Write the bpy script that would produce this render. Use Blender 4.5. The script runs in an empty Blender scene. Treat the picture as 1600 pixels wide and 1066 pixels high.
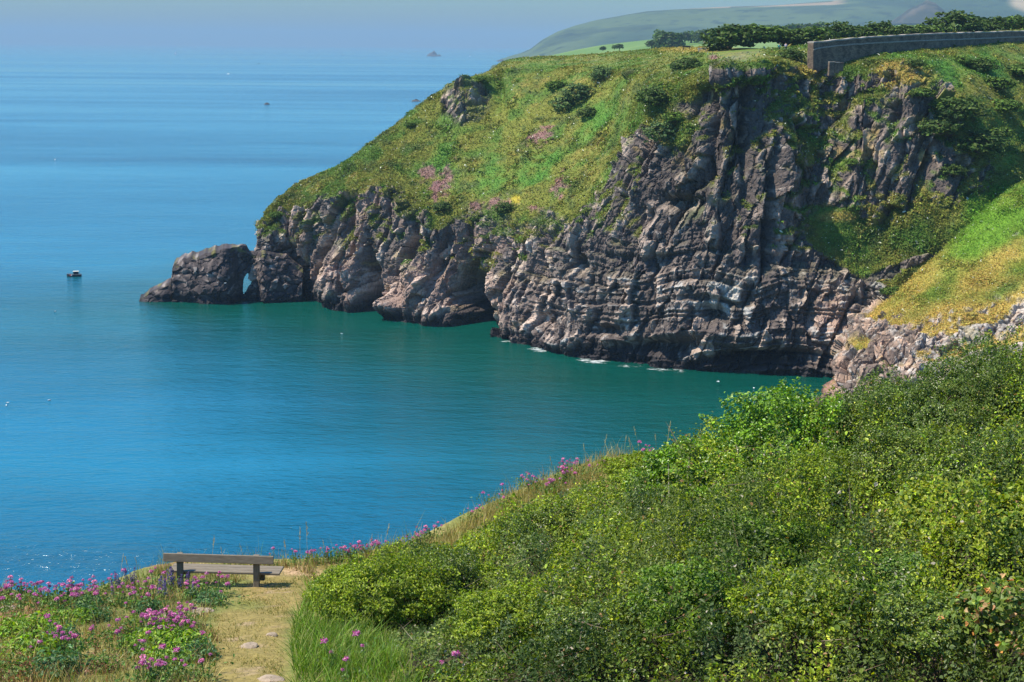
import bpy, math, random
import numpy as np

random.seed(7)
rng = np.random.default_rng(11)
SC = bpy.context.scene
COL = SC.collection
R = math.radians

# ------------------------------------------------------------------ camera
CAMZ, PITCH, ROLL, F = 60.0, R(11.88), R(0.42), 2200.0
def rx(a):
    c, s = math.cos(a), math.sin(a)
    return np.array([[1, 0, 0], [0, c, -s], [0, s, c]])
def rz(a):
    c, s = math.cos(a), math.sin(a)
    return np.array([[c, -s, 0], [s, c, 0], [0, 0, 1]])
RC = rx(math.pi / 2 - PITCH) @ rz(ROLL)
EYE = np.array([0.0, 0.0, CAMZ])
cam = bpy.data.cameras.new('camera')
cam.sensor_width = 36; cam.sensor_fit = 'HORIZONTAL'; cam.lens = 36 * F / 1600
cam.clip_start = 0.5; cam.clip_end = 90000
cam_ob = bpy.data.objects.new('camera', cam); COL.objects.link(cam_ob)
from mathutils import Matrix
cam_ob.matrix_world = Matrix.Translation((0, 0, CAMZ)) @ Matrix(RC.tolist()).to_4x4()
SC.camera = cam_ob

# ------------------------------------------------------------------ sky, sun, exposure
SUN_EL = R(57)
SUN_DIR = np.array([-0.97, -0.10, 0.0]); SUN_DIR /= np.linalg.norm(SUN_DIR)
w = bpy.data.worlds.new('World'); SC.world = w; w.use_nodes = True
wn = w.node_tree.nodes; wl = w.node_tree.links
for n in list(wn): wn.remove(n)
sky = wn.new('ShaderNodeTexSky'); sky.sky_type = 'NISHITA'; sky.sun_disc = False
sky.sun_elevation = SUN_EL
sky.sun_rotation = math.atan2(SUN_DIR[0], SUN_DIR[1])
sky.air_density = 1.3; sky.dust_density = 0.3; sky.ozone_density = 4.0; sky.altitude = 0
bg = wn.new('ShaderNodeBackground'); bg.inputs['Strength'].default_value = 0.10
wo = wn.new('ShaderNodeOutputWorld')
tint = wn.new('ShaderNodeVectorMath'); tint.operation = 'MULTIPLY'
gtc = wn.new('ShaderNodeTexCoord'); gsx = wn.new('ShaderNodeSeparateXYZ'); wl.new(gtc.outputs['Generated'], gsx.inputs[0])
grp = wn.new('ShaderNodeValToRGB'); wl.new(gsx.outputs['Z'], grp.inputs[0])
e_ = grp.color_ramp.elements; e_[0].position = 0.0; e_[0].color = (.32, .355, .35, 1); e_[1].position = .6; e_[1].color = (.66, 1.0, 1.3, 1)
e2 = e_.new(.12); e2.color = (.30, .82, 1.12, 1); e3 = e_.new(.3); e3.color = (.34, 1.08, 1.6, 1)
wl.new(grp.outputs[0], tint.inputs[1])
wl.new(sky.outputs[0], tint.inputs[0]); wl.new(tint.outputs[0], bg.inputs['Color']); wl.new(bg.outputs[0], wo.inputs['Surface'])
sun = bpy.data.lights.new('sun', 'SUN'); sun.energy = 5.0; sun.angle = R(0.53); sun.color = (1.0, 0.92, 0.77)
sun_ob = bpy.data.objects.new('sun', sun); COL.objects.link(sun_ob)
from mathutils import Vector
sd = Vector((SUN_DIR[0] * math.cos(SUN_EL), SUN_DIR[1] * math.cos(SUN_EL), math.sin(SUN_EL)))
sun_ob.rotation_euler = sd.to_track_quat('Z', 'Y').to_euler()
sun_ob.location = (0, 0, 400)
vs = SC.view_settings
vs.view_transform = 'Standard'; vs.look = 'None'; vs.exposure = 0.90; vs.gamma = 1.0; vs.use_curve_mapping = False
SC.cycles.max_bounces = 6; SC.cycles.diffuse_bounces = 3; SC.cycles.glossy_bounces = 3
SC.cycles.transmission_bounces = 3; SC.cycles.volume_bounces = 1; SC.cycles.transparent_max_bounces = 6
SC.cycles.sample_clamp_indirect = 4; SC.cycles.sample_clamp_direct = 12
SC.cycles.use_denoising = True

# ------------------------------------------------------------------ pixel <-> world
def rays(px, py):
    px = np.asarray(px, float); py = np.asarray(py, float)
    l = np.stack([(px - 800) / F, -(py - 533) / F, -np.ones_like(px)], -1)
    return l @ RC.T
def at(px, py, Y):
    d = rays(px, py)
    return EYE + d * (np.asarray(Y, float) / d[..., 1])[..., None]
def sea_at(px, py):
    d = rays(px, py)
    return EYE + d * (-CAMZ / d[..., 2])[..., None]
def proj(P):
    q = (np.asarray(P) - EYE) @ RC
    z = np.minimum(q[..., 2], -1e-3)
    return 800 + F * q[..., 0] / -z, 533 - F * q[..., 1] / -z

# ------------------------------------------------------------------ noise
def h3(x, y, z, s):
    a = (x.astype(np.int64) * 374761393 + y.astype(np.int64) * 668265263 + z.astype(np.int64) * 2147483647 + s * 974634533) & 0xFFFFFFFF
    a = a.astype(np.uint32)
    a ^= a >> np.uint32(13); a *= np.uint32(1274126177); a ^= a >> np.uint32(16); a *= np.uint32(2246822519); a ^= a >> np.uint32(13)
    return a.astype(np.float32) * np.float32(1 / 4294967296.0)
def vn(p, s=0):
    p = np.asarray(p, np.float32)
    i = np.floor(p).astype(np.int32); f = p - i
    f = f * f * (3 - 2 * f)
    x, y, z = i[..., 0], i[..., 1], i[..., 2]; fx, fy, fz = f[..., 0], f[..., 1], f[..., 2]
    def L(dy, dz):
        a = h3(x, y + dy, z + dz, s); b = h3(x + 1, y + dy, z + dz, s)
        return a + (b - a) * fx
    a = L(0, 0); a = a + (L(1, 0) - a) * fy
    b = L(0, 1); b = b + (L(1, 1) - b) * fy
    return a + (b - a) * fz
def fbm(p, o=4, s=0, g=0.5):
    p = np.asarray(p, np.float32); t = 0; a = 1.0; n = 0
    for k in range(o):
        t = t + a * (vn(p * (2.03 ** k) + 17.3 * k, s + k) * 2 - 1); n += a; a *= g
    return t / n
def facets(p, s=0):
    p = np.asarray(p, np.float32); i = np.floor(p).astype(np.int32)
    best = np.full(p.shape[:-1], 9e9, np.float32); second = best.copy(); val = np.zeros_like(best)
    for dx in (-1, 0, 1):
        for dy in (-1, 0, 1):
            for dz in (-1, 0, 1):
                x, y, z = i[..., 0] + dx, i[..., 1] + dy, i[..., 2] + dz
                jx, jy, jz = h3(x, y, z, s), h3(x, y, z, s + 1), h3(x, y, z, s + 2)
                vx, vy, vz = p[..., 0] - x - jx, p[..., 1] - y - jy, p[..., 2] - z - jz
                d = vx * vx + vy * vy + vz * vz
                v = (h3(x, y, z, s + 3) - .5) * .7 + vx * (h3(x, y, z, s + 4) - .5) * 1.8 + vy * (h3(x, y, z, s + 5) - .5) * 1.8 + vz * (h3(x, y, z, s + 6) - .5) * 1.6
                m = d < best
                second = np.where(m, best, np.minimum(second, d))
                val = np.where(m, v, val); best = np.where(m, d, best)
    return val, np.sqrt(second) - np.sqrt(best)
def sstep(a, b, x):
    t = np.clip((x - a) / (b - a), 0, 1); return t * t * (3 - 2 * t)
def mix(a, b, t):
    t = np.asarray(t)[..., None]
    return a * (1 - t) + np.asarray(b) * t
C = lambda *c: np.array(c, float)

# ------------------------------------------------------------------ mesh helpers
def tag(o, label=None, cat=None, group=None, kind=None):
    if label: o['label'] = label
    if cat: o['category'] = cat
    if group: o['group'] = group
    if kind: o['kind'] = kind
    return o
def raw_mesh(name, V, Q, col=None, mat=None, parent=None, smooth=False, n=4):
    V = np.ascontiguousarray(V, np.float32); Q = np.ascontiguousarray(Q, np.int32)
    me = bpy.data.meshes.new(name)
    me.vertices.add(len(V)); me.vertices.foreach_set('co', V.ravel())
    me.loops.add(Q.size); me.loops.foreach_set('vertex_index', Q.ravel())
    me.polygons.add(len(Q)); me.polygons.foreach_set('loop_start', np.arange(0, Q.size, Q.shape[1], dtype=np.int32))
    me.update(calc_edges=True)
    me.polygons.foreach_set('use_smooth', np.full(len(Q), smooth))
    if col is not None:
        a = me.attributes.new('col', 'FLOAT_COLOR', 'POINT')
        c = np.ones((len(V), 4), np.float32); c[:, :col.shape[1]] = col; a.data.foreach_set('color', c.ravel())
    if mat: me.materials.append(mat)
    o = bpy.data.objects.new(name, me); COL.objects.link(o)
    if parent: o.parent = parent
    return o
def empty(name, loc=(0, 0, 0), rzz=0):
    o = bpy.data.objects.new(name, None); COL.objects.link(o); o.location = loc; o.rotation_euler = (0, 0, rzz)
    o.empty_display_size = .2
    return o
def grid_faces(nu, nv):
    i = np.arange(nu - 1)[:, None] * nv + np.arange(nv - 1)[None, :]
    return np.stack([i, i + nv, i + nv + 1, i + 1], -1).reshape(-1, 4)
class MB:
    """collects polygons for one mesh object"""
    def __init__(s): s.v = []; s.f = []
    def add(s, v, f):
        k = len(s.v); s.v += [tuple(map(float, q)) for q in v]; s.f += [[k + i for i in q] for q in f]
    def box(s, c, d, rot=0, ch=0.0, tilt=0):
        x, y, z = (q / 2 for q in d); ca, sa = math.cos(rot), math.sin(rot); ct, st = math.cos(tilt), math.sin(tilt)
        if ch <= 0:
            pts = [(sx * x, sy * y, sz * z) for sz in (-1, 1) for sy in (-1, 1) for sx in (-1, 1)]
            fs = [(0, 2, 3, 1), (4, 5, 7, 6), (0, 1, 5, 4), (2, 6, 7, 3), (0, 4, 6, 2), (1, 3, 7, 5)]
        else:
            pts = []
            for zz, k in ((-z, ch), (-z + ch, 0), (z - ch, 0), (z, ch)):
                a, b = x - k, y - k
                pts += [(-a + ch, -b, zz), (a - ch, -b, zz), (a, -b + ch, zz), (a, b - ch, zz), (a - ch, b, zz), (-a + ch, b, zz), (-a, b - ch, zz), (-a, -b + ch, zz)]
            fs = [tuple(range(7, -1, -1)), tuple(range(24, 32))]
            for r in range(3):
                for i in range(8):
                    j = (i + 1) % 8; fs.append((r * 8 + i, r * 8 + j, r * 8 + 8 + j, r * 8 + 8 + i))
        o = []
        for a, b, e in pts:
            b, e = b * ct - e * st, b * st + e * ct
            o.append((c[0] + a * ca - b * sa, c[1] + a * sa + b * ca, c[2] + e))
        s.add(o, fs)
    def tube(s, pts, rad, n=6, cap=True):
        pts = [np.array(p, float) for p in pts]
        if not hasattr(rad, '__len__'): rad = [rad] * len(pts)
        V = []; Fc = []
        for i, p in enumerate(pts):
            t = pts[min(i + 1, len(pts) - 1)] - pts[max(i - 1, 0)]; t /= (np.linalg.norm(t) + 1e-9)
            a = np.cross(t, (0, 0, 1) if abs(t[2]) < .9 else (1, 0, 0)); a /= np.linalg.norm(a); b = np.cross(t, a)
            for k in range(n):
                th = 2 * math.pi * k / n; V.append(p + rad[i] * (a * math.cos(th) + b * math.sin(th)))
        for i in range(len(pts) - 1):
            for k in range(n):
                l = (k + 1) % n; Fc.append((i * n + k, i * n + l, i * n + n + l, i * n + n + k))
        if cap: Fc += [tuple(range(n - 1, -1, -1)), tuple(range((len(pts) - 1) * n, len(pts) * n))]
        s.add(V, Fc)
    def rings(s, rs):
        n = len(rs[0]); V = [p for r in rs for p in r]; Fc = []
        for i in range(len(rs) - 1):
            for k in range(n):
                l = (k + 1) % n; Fc.append((i * n + k, i * n + l, i * n + n + l, i * n + n + k))
        Fc += [tuple(range(n - 1, -1, -1)), tuple(range((len(rs) - 1) * n, len(rs) * n))]
        s.add(V, Fc)
    def build(s, name, mat, parent=None, smooth=False):
        me = bpy.data.meshes.new(name); me.from_pydata(s.v, [], s.f); me.update()
        if smooth: me.polygons.foreach_set('use_smooth', [True] * len(me.polygons))
        me.materials.append(mat); o = bpy.data.objects.new(name, me); COL.objects.link(o)
        if parent: o.parent = parent
        return o
def copy_tree(o, parent=None):
    c = o.copy(); COL.objects.link(c)
    if parent: c.parent = parent
    for ch in o.children: copy_tree(ch, c)
    return c
ORD = 'first second third fourth fifth sixth seventh eighth ninth tenth eleventh twelfth thirteenth fourteenth fifteenth sixteenth seventeenth eighteenth nineteenth twentieth'.split()

# ------------------------------------------------------------------ materials
def new_mat(name):
    m = bpy.data.materials.new(name); m.use_nodes = True
    return m, m.node_tree.nodes, m.node_tree.links, m.node_tree.nodes['Principled BSDF']
def N(ns, t, **k):
    n = ns.new(t)
    for a, b in k.items():
        if a in n.inputs: n.inputs[a].default_value = b
        else: setattr(n, a, b)
    return n
def math_n(ns, ls, op, a, b=None, clamp=False):
    n = ns.new('ShaderNodeMath'); n.operation = op; n.use_clamp = clamp
    for i, q in enumerate((a, b)):
        if q is None: continue
        if isinstance(q, (int, float)): n.inputs[i].default_value = q
        else: ls.new(q, n.inputs[i])
    return n.outputs[0]
def ramp(ns, ls, fac, stops):
    r = ns.new('ShaderNodeValToRGB'); e = r.color_ramp.elements
    while len(e) < len(stops): e.new(.5)
    for q, (p, c) in zip(e, stops):
        q.position = p; q.color = (*c, 1) if len(c) == 3 else c
    ls.new(fac, r.inputs[0]); return r.outputs[0]
def mat_col(name, scale=3.0, amp=.5, rough=.9, bump=.3, bdist=.1, stretch=(1, 1, 1), spec=.2, transl=0.0, cracks=False):
    """own colour of the thing from its 'col' attribute, broken up by fine noise, with bump"""
    m, ns, ls, b = new_mat(name)
    at_ = N(ns, 'ShaderNodeAttribute', attribute_name='col')
    tc = ns.new('ShaderNodeTexCoord'); mp = ns.new('ShaderNodeMapping'); mp.inputs['Scale'].default_value = stretch
    ls.new(tc.outputs['Object'], mp.inputs[0])
    nz = N(ns, 'ShaderNodeTexNoise', Scale=scale, Detail=5.0, Roughness=.65); ls.new(mp.outputs[0], nz.inputs['Vector'])
    f = ns.new('ShaderNodeMapRange'); f.inputs['From Min'].default_value = .25; f.inputs['From Max'].default_value = .75
    f.inputs['To Min'].default_value = 1 - amp; f.inputs['To Max'].default_value = 1 + amp
    ls.new(nz.outputs[0], f.inputs[0])
    mx = ns.new('ShaderNodeVectorMath'); mx.operation = 'SCALE'; ls.new(at_.outputs['Color'], mx.inputs[0]); ls.new(f.outputs[0], mx.inputs['Scale'])
    ls.new(mx.outputs[0], b.inputs['Base Color'])
    b.inputs['Roughness'].default_value = rough; b.inputs['Specular IOR Level'].default_value = spec
    if bump:
        bp = N(ns, 'ShaderNodeBump', Strength=bump, Distance=bdist); ls.new(nz.outputs[0], bp.inputs['Height']); ls.new(bp.outputs[0], b.inputs['Normal'])
        if cracks:
            wp_ = ns.new('ShaderNodeVectorMath'); wp_.operation = 'ADD'; n2_ = N(ns, 'ShaderNodeTexNoise', Scale=.5, Detail=3.0); ls.new(tc.outputs['Object'], n2_.inputs['Vector']); ls.new(tc.outputs['Object'], wp_.inputs[0]); ls.new(n2_.outputs['Color'], wp_.inputs[1])
            mq = ns.new('ShaderNodeMapping'); mq.inputs['Scale'].default_value = (.75, .75, .5); mq.inputs['Rotation'].default_value = (0, .25, 0); ls.new(wp_.outputs[0], mq.inputs[0])
            vo = N(ns, 'ShaderNodeTexVoronoi', Scale=1.0); vo.feature = 'DISTANCE_TO_EDGE'; ls.new(mq.outputs[0], vo.inputs['Vector'])
            vr = ns.new('ShaderNodeMapRange'); vr.inputs['From Min'].default_value = 0; vr.inputs['From Max'].default_value = .12; ls.new(vo.outputs['Distance'], vr.inputs[0])
            hh = math_n(ns, ls, 'MULTIPLY', vr.outputs[0], at_.outputs['Alpha'])
            b2 = N(ns, 'ShaderNodeBump', Strength=.5, Distance=.3); ls.new(hh, b2.inputs['Height']); ls.new(bp.outputs[0], b2.inputs['Normal']); ls.new(b2.outputs[0], b.inputs['Normal'])
    return m
def mat_leaf(name, rough=.45, spec=.4, transl=.3):
    m, ns, ls, b = new_mat(name)
    a = N(ns, 'ShaderNodeAttribute', attribute_name='col')
    ls.new(a.outputs['Color'], b.inputs['Base Color']); b.inputs['Roughness'].default_value = rough; b.inputs['Specular IOR Level'].default_value = spec
    t = ns.new('ShaderNodeBsdfTranslucent'); g = ns.new('ShaderNodeHueSaturation'); g.inputs['Saturation'].default_value = 1.15; g.inputs['Value'].default_value = 1.3
    ls.new(a.outputs['Color'], g.inputs['Color']); ls.new(g.outputs[0], t.inputs['Color'])
    mxs = ns.new('ShaderNodeMixShader'); mxs.inputs[0].default_value = transl
    ls.new(b.outputs[0], mxs.inputs[1]); ls.new(t.outputs[0], mxs.inputs[2]); ls.new(mxs.outputs[0], ns['Material Output'].inputs['Surface'])
    return m
def mat_plain(name, c, rough=.6, scale=6, amp=.25, bump=.15, bdist=.01, spec=.3, stretch=(1, 1, 1), metal=0):
    m, ns, ls, b = new_mat(name)
    tc = ns.new('ShaderNodeTexCoord'); mp = ns.new('ShaderNodeMapping'); mp.inputs['Scale'].default_value = stretch
    ls.new(tc.outputs['Object'], mp.inputs[0])
    nz = N(ns, 'ShaderNodeTexNoise', Scale=scale, Detail=6.0, Roughness=.65); ls.new(mp.outputs[0], nz.inputs['Vector'])
    lo = tuple(q * (1 - amp) for q in c); hi = tuple(min(1, q * (1 + amp)) for q in c)
    ls.new(ramp(ns, ls, nz.outputs[0], [(.3, lo), (.7, hi)]), b.inputs['Base Color'])
    bp = N(ns, 'ShaderNodeBump', Strength=bump, Distance=bdist); ls.new(nz.outputs[0], bp.inputs['Height']); ls.new(bp.outputs[0], b.inputs['Normal'])
    b.inputs['Roughness'].default_value = rough; b.inputs['Specular IOR Level'].default_value = spec; b.inputs['Metallic'].default_value = metal
    return m
M_LAND = mat_col('cliff_land', 1.6, .45, .92, .55, .25, cracks=True)
M_ARCH = mat_col('arch_rock', 1.2, .5, .8, .5, .3)
M_HILL = mat_col('far_land', .02, .15, .95, .0)
M_GROUND = mat_col('headland_soil', 9, .45, .95, .6, .04)
M_LEAF = mat_leaf('leaf', .45, .28, .36)
M_GLOSSY = mat_leaf('glossy_leaf', .36, .42, .28)
M_TUFT = mat_leaf('turf_tuft', .7, .15, .2)
M_BLADE = mat_leaf('grass_blade', .55, .25, .3)
M_PETAL = mat_leaf('petal', .6, .2, .3)
M_TWIG = mat_plain('twig_bark', (.09, .065, .045), .85, 20, .4)
M_STEM = mat_plain('green_stem', (.10, .14, .04), .6, 20, .3)
M_WALL = None

# ------------------------------------------------------------------ sea
def lin(a, b, n): return np.linspace(a, b, n)
gx = np.concatenate([-np.geomspace(28000, 170, 24), lin(-160, 160, 161), np.geomspace(170, 28000, 24)])
gy = np.concatenate([[-3000, -800, -200], lin(0, 480, 193), np.geomspace(500, 30000, 26)])
# waterline of the cove, pixels of the photograph read off and laid on the water plane
WLINE = [(402, 468), (486, 470), (530, 481), (600, 492), (660, 506), (725, 515), (815, 537), (890, 555), (970, 568), (1050, 577), (1130, 583), (1200, 586), (1250, 588), (1300, 590), (1275, 630), (1335, 660), (1420, 685), (1520, 700)]
wl_xy = np.array([sea_at(*p)[:2] for p in WLINE])
def dist_poly(xy, poly):
    d = np.full(xy.shape[:-1], 1e9)
    for a, b in zip(poly[:-1], poly[1:]):
        ab = b - a; t = np.clip(((xy - a) @ ab) / (ab @ ab), 0, 1)
        d = np.minimum(d, np.linalg.norm(xy - a - t[..., None] * ab, axis=-1))
    return d
XY = np.stack(np.meshgrid(gx, gy, indexing='ij'), -1)
dsh = dist_poly(XY, wl_xy)
cliff_refl = 1 - sstep(15, 105, dsh + 14 * fbm(np.dstack([XY / 40, np.zeros(XY.shape[:2])]), 3, 5))  # teal near the shore, the cliff's reflection painted into the water colour
scol = np.zeros((*XY.shape[:2], 3)); scol[..., 0] = cliff_refl
fo = np.zeros(cliff_refl.shape)
for (fx, fy, fr) in ((842, 546, 7), (925, 563, 9), (980, 572, 5), (1030, 577, 6), (612, 501, 4), (790, 534, 4), (1290, 632, 4), (1060, 580, 4)):
    q = sea_at(fx, fy)[:2]; fo = np.maximum(fo, np.exp(-(np.linalg.norm(XY - q, axis=-1) / (fr * .45)) ** 2))
scol[..., 1] = np.clip(fo + .33 * (1 - sstep(2, 6, dsh)), 0, 1)
V = np.dstack([XY, np.zeros(XY.shape[:2])]).reshape(-1, 3)
m, ns, ls, b = new_mat('sea_water')
tc = ns.new('ShaderNodeTexCoord')
at_ = N(ns, 'ShaderNodeAttribute', attribute_name='col'); sep = ns.new('ShaderNodeSeparateColor'); ls.new(at_.outputs['Color'], sep.inputs[0])
def sea_noise(scl, detail, rough=.5, rot=0.0, dist=0.0):
    mp = ns.new('ShaderNodeMapping'); mp.inputs['Scale'].default_value = scl; mp.inputs['Rotation'].default_value = (0, 0, rot)
    ls.new(tc.outputs['Object'], mp.inputs[0])
    nz = N(ns, 'ShaderNodeTexNoise', Scale=1.0, Detail=detail, Roughness=rough, Distortion=dist); ls.new(mp.outputs[0], nz.inputs['Vector']); return nz.outputs[0]
streak = sea_noise((.00045, .0032, 1), 5, .6, .05, .6)
patch = sea_noise((.006, .02, 1), 4, .6, .1, .5)
deep = ramp(ns, ls, streak, [(.40, (.0004, .054, .100)), (.5, (.0006, .080, .135)), (.60, (.0015, .105, .165))])
refl_teal = ramp(ns, ls, patch, [(.3, (.0002, .044, .034)), (.7, (.0004, .066, .050))])
mc = ns.new('ShaderNodeMix'); mc.data_type = 'RGBA'; ls.new(sep.outputs[0], mc.inputs[0]); ls.new(deep, mc.inputs[6]); ls.new(refl_teal, mc.inputs[7])
fn = sea_noise((.5, 1.1, 1), 6, .75, .1, .8)
fm = math_n(ns, ls, 'MULTIPLY', sep.outputs[1], fn); fr_ = ns.new('ShaderNodeMapRange'); fr_.inputs['From Min'].default_value = .42; fr_.inputs['From Max'].default_value = .56; ls.new(fm, fr_.inputs[0])
mf = ns.new('ShaderNodeMix'); mf.data_type = 'RGBA'; ls.new(fr_.outputs[0], mf.inputs[0]); ls.new(mc.outputs[2], mf.inputs[6]); mf.inputs[7].default_value = (.62, .66, .66, 1)
ls.new(mf.outputs[2], b.inputs['Base Color'])
b.inputs['IOR'].default_value = 1.6
rr = ns.new('ShaderNodeMapRange'); rr.inputs['From Min'].default_value = .35; rr.inputs['From Max'].default_value = .65; rr.inputs['To Min'].default_value = .16; rr.inputs['To Max'].default_value = .10
ls.new(streak, rr.inputs[0]); ls.new(rr.outputs[0], b.inputs['Roughness'])
w1 = sea_noise((.12, .34, 1), 3, .55, .25, .3); w2 = sea_noise((.5, 1.25, 1), 4, .6, -.12, .2); w3 = sea_noise((.02, .05, 1), 2, .5, .3)
hgt = math_n(ns, ls, 'ADD', math_n(ns, ls, 'MULTIPLY', w1, 1.0), math_n(ns, ls, 'MULTIPLY', w2, .6))
sr = ns.new('ShaderNodeMapRange'); sr.inputs['From Min'].default_value = .38; sr.inputs['From Max'].default_value = .6; sr.inputs['To Min'].default_value = 1.5; sr.inputs['To Max'].default_value = .3
ls.new(streak, sr.inputs[0])
amp_ = math_n(ns, ls, 'MULTIPLY', math_n(ns, ls, 'ADD', math_n(ns, ls, 'MULTIPLY', w3, 1.3), .25), sr.outputs[0])
hgt = math_n(ns, ls, 'MULTIPLY', hgt, amp_)
bp = N(ns, 'ShaderNodeBump', Strength=1.0, Distance=.6); ls.new(hgt, bp.inputs['Height']); ls.new(bp.outputs[0], b.inputs['Normal'])
M_SEA = m
sea = raw_mesh('sea', V, grid_faces(len(gx), len(gy))[:, ::-1] if False else grid_faces(len(gx), len(gy)), scol.reshape(-1, 3), M_SEA, smooth=True)
tag(sea, 'calm blue sea turning teal green along the foot of the cliff', None, None, 'structure')

# ------------------------------------------------------------------ lofted land
def catmull(A, t):
    n = A.shape[0]; i = np.clip(np.floor(t).astype(int), 0, n - 2); f = t - i
    sh = (-1,) + (1,) * (A.ndim - 1); f = f.reshape(sh)
    p0 = A[np.maximum(i - 1, 0)]; p1 = A[i]; p2 = A[i + 1]; p3 = A[np.minimum(i + 2, n - 1)]
    m1 = (p2 - p0) * .5; m2 = (p3 - p1) * .5
    # limit overshoot
    f2 = f * f; f3 = f2 * f
    return (2 * f3 - 3 * f2 + 1) * p1 + (f3 - 2 * f2 + f) * m1 * .8 + (-2 * f3 + 3 * f2) * p2 + (f3 - f2) * m2 * .8
def normals(P):
    du = np.gradient(P, axis=0); dv = np.gradient(P, axis=1)
    n = np.cross(du, dv); n /= (np.linalg.norm(n, axis=-1, keepdims=True) + 1e-9)
    return n
class Land: pass
def loft(cols, su, sv):
    """cols: per column a list of (x,y,z,grass) world control points -> dense grid"""
    A = np.array(cols)
    tu = np.concatenate([np.linspace(i, i + 1, s, endpoint=False) for i, s in enumerate(su)] + [[A.shape[0] - 1]])
    tv = np.concatenate([np.linspace(i, i + 1, s, endpoint=False) for i, s in enumerate(sv)] + [[A.shape[1] - 1]])
    B = catmull(A, tu); B = catmull(B.swapaxes(0, 1), tv).swapaxes(0, 1)
    return B[..., :3], B[..., 3]
def column(pts, gr, back):
    """pts: six (px,py,dY) from the waterline up; back: two more"""
    w_ = sea_at(pts[0][0], pts[0][1]); Yw = w_[1]
    out = [(w_[0] - 0.5, w_[1] - 1.5, -4.0, 0)]
    for (px, py, dy), g in zip(pts, gr[:6]):
        q = at(px, py, Yw + dy) if dy else w_
        out.append((*q, g))
    last = np.array(out[-1][:3])
    for k, bb in enumerate(back):
        if bb[0] == 'p': q = at(bb[1], bb[2], Yw + bb[3])
        else: q = last + np.array(bb[1:4])
        out.append((*q, 1.0))
    return out
fall = [('d', 6, 22, -14), ('d', 12, 46, -60)]
CA = []
t0 = [(402, 468, 0), (404, 420, 1), (405, 385, 2), (407, 362, 4), (410, 348, 8), (424, 332, 14)]
def shift(pts, dx, dy): return [(p[0] + dx, p[1], (p[2] if p[2] else .01) + dy) for p in pts]
A_SPEC = [
 (t0, (0, 0, 0, 0, .5, 1), fall),
 ([(486, 470, 0), (480, 425, 2), (458, 385, 4), (450, 345, 7), (455, 318, 12), (475, 290, 20)], (0, 0, 0, .1, .7, 1), fall),
 ([(530, 481, 0), (526, 420, 3), (523, 360, 5), (521, 308, 9), (525, 285, 17), (540, 254, 28)], (0, 0, 0, .45, 1, 1), fall),
 ([(600, 492, 0), (597, 420, 4), (596, 350, 7), (596, 298, 10), (602, 250, 26), (614, 201, 42)], (0, 0, 0, .45, 1, 1), fall),
 ([(660, 506, 0), (657, 440, 4), (655, 385, 7), (655, 335, 11), (665, 240, 34), (676, 152, 56)], (0, 0, 0, .5, 1, 1), fall),
 ([(725, 515, 0), (722, 445, 5), (720, 385, 8), (725, 335, 12), (745, 220, 38), (768, 112, 66)], (0, 0, 0, .5, 1, 1), [('d', 6, 30, -3), ('d', 10, 60, -60)]),
 ([(815, 537, 0), (812, 460, 4), (812, 400, 7), (820, 345, 11), (850, 230, 40), (880, 104, 76)], (0, 0, 0, .5, 1, 1), [('p', 890, 94, 140), ('d', 10, 60, -12)]),
 ([(890, 555, 0), (890, 470, 4), (890, 410, 6), (902, 345, 10), (935, 230, 36), (968, 108, 66)], (0, 0, 0, .5, 1, 1), [('p', 990, 81, 150), ('d', 10, 80, -6)]),
 ([(970, 568, 0), (968, 480, 3), (966, 390, 6), (978, 290, 12), (995, 195, 24), (1015, 115, 40)], (0, 0, 0, .25, .7, 1), [('p', 1045, 76, 140), ('d', 10, 80, -4)]),
 ([(1050, 577, 0), (1048, 480, 3), (1046, 360, 6), (1052, 260, 10), (1060, 160, 18), (1075, 115, 26)], (0, 0, 0, .05, .5, .9), [('p', 1100, 75, 120), ('d', 10, 80, -3)]),
 ([(1130, 583, 0), (1130, 480, 2), (1130, 350, 5), (1130, 230, 8), (1135, 145, 11), (1140, 103, 15)], (0, 0, 0, 0, .05, .45), [('p', 1160, 75, 100), ('d', 10, 80, 0)]),
 ([(1200, 586, 0), (1200, 480, 2), (1195, 350, 6), (1196, 230, 10), (1203, 140, 14), (1207, 96, 18)], (0, 0, 0, .1, .05, .5), [('p', 1225, 76, 80), ('d', 10, 80, 1)]),
 ([(1252, 588, 0), (1257, 480, 4), (1257, 360, 10), (1264, 235, 14), (1272, 145, 20), (1278, 108, 26)], (0, .05, .35, .2, .25, .7), [('p', 1310, 62, 75), ('d', 10, 80, 1)]),
 ([(1300, 589, 0), (1322, 480, 3), (1340, 400, 8), (1345, 315, 12), (1352, 165, 20), (1352, 87, 31)], (0, .15, .75, .15, .2, 1), [('p', 1380, 58, 100), ('d', 10, 80, 1)]),
 ([(1335, 592, 0), (1390, 470, 1), (1420, 385, 5), (1425, 315, 9), (1432, 150, 16), (1432, 80, 39)], (0, .4, .95, .15, .35, 1), [('p', 1460, 54, 120), ('d', 10, 80, 1)]),
 ([(1370, 594, 0), (1440, 470, 0), (1490, 390, 4), (1512, 300, 10), (1530, 170, 20), (1520, 72, 58)], (0, .7, 1, .6, .9, 1), [('p', 1540, 49, 130), ('d', 10, 80, 1)]),
 ([(1400, 598, 0), (1500, 470, -1), (1575, 380, 7), (1598, 280, 18), (1608, 170, 38), (1610, 64, 80)], (0, .7, 1, 1, 1, 1), [('p', 1630, 44, 140), ('d', 10, 80, 1)]),
 ([(1440, 602, 0), (1580, 470, 0), (1680, 380, 8), (1720, 270, 22), (1725, 160, 42), (1715, 68, 86)], (0, .7, 1, 1, 1, 1), [('p', 1740, 40, 150), ('d', 10, 80, 1)]),
]
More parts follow.
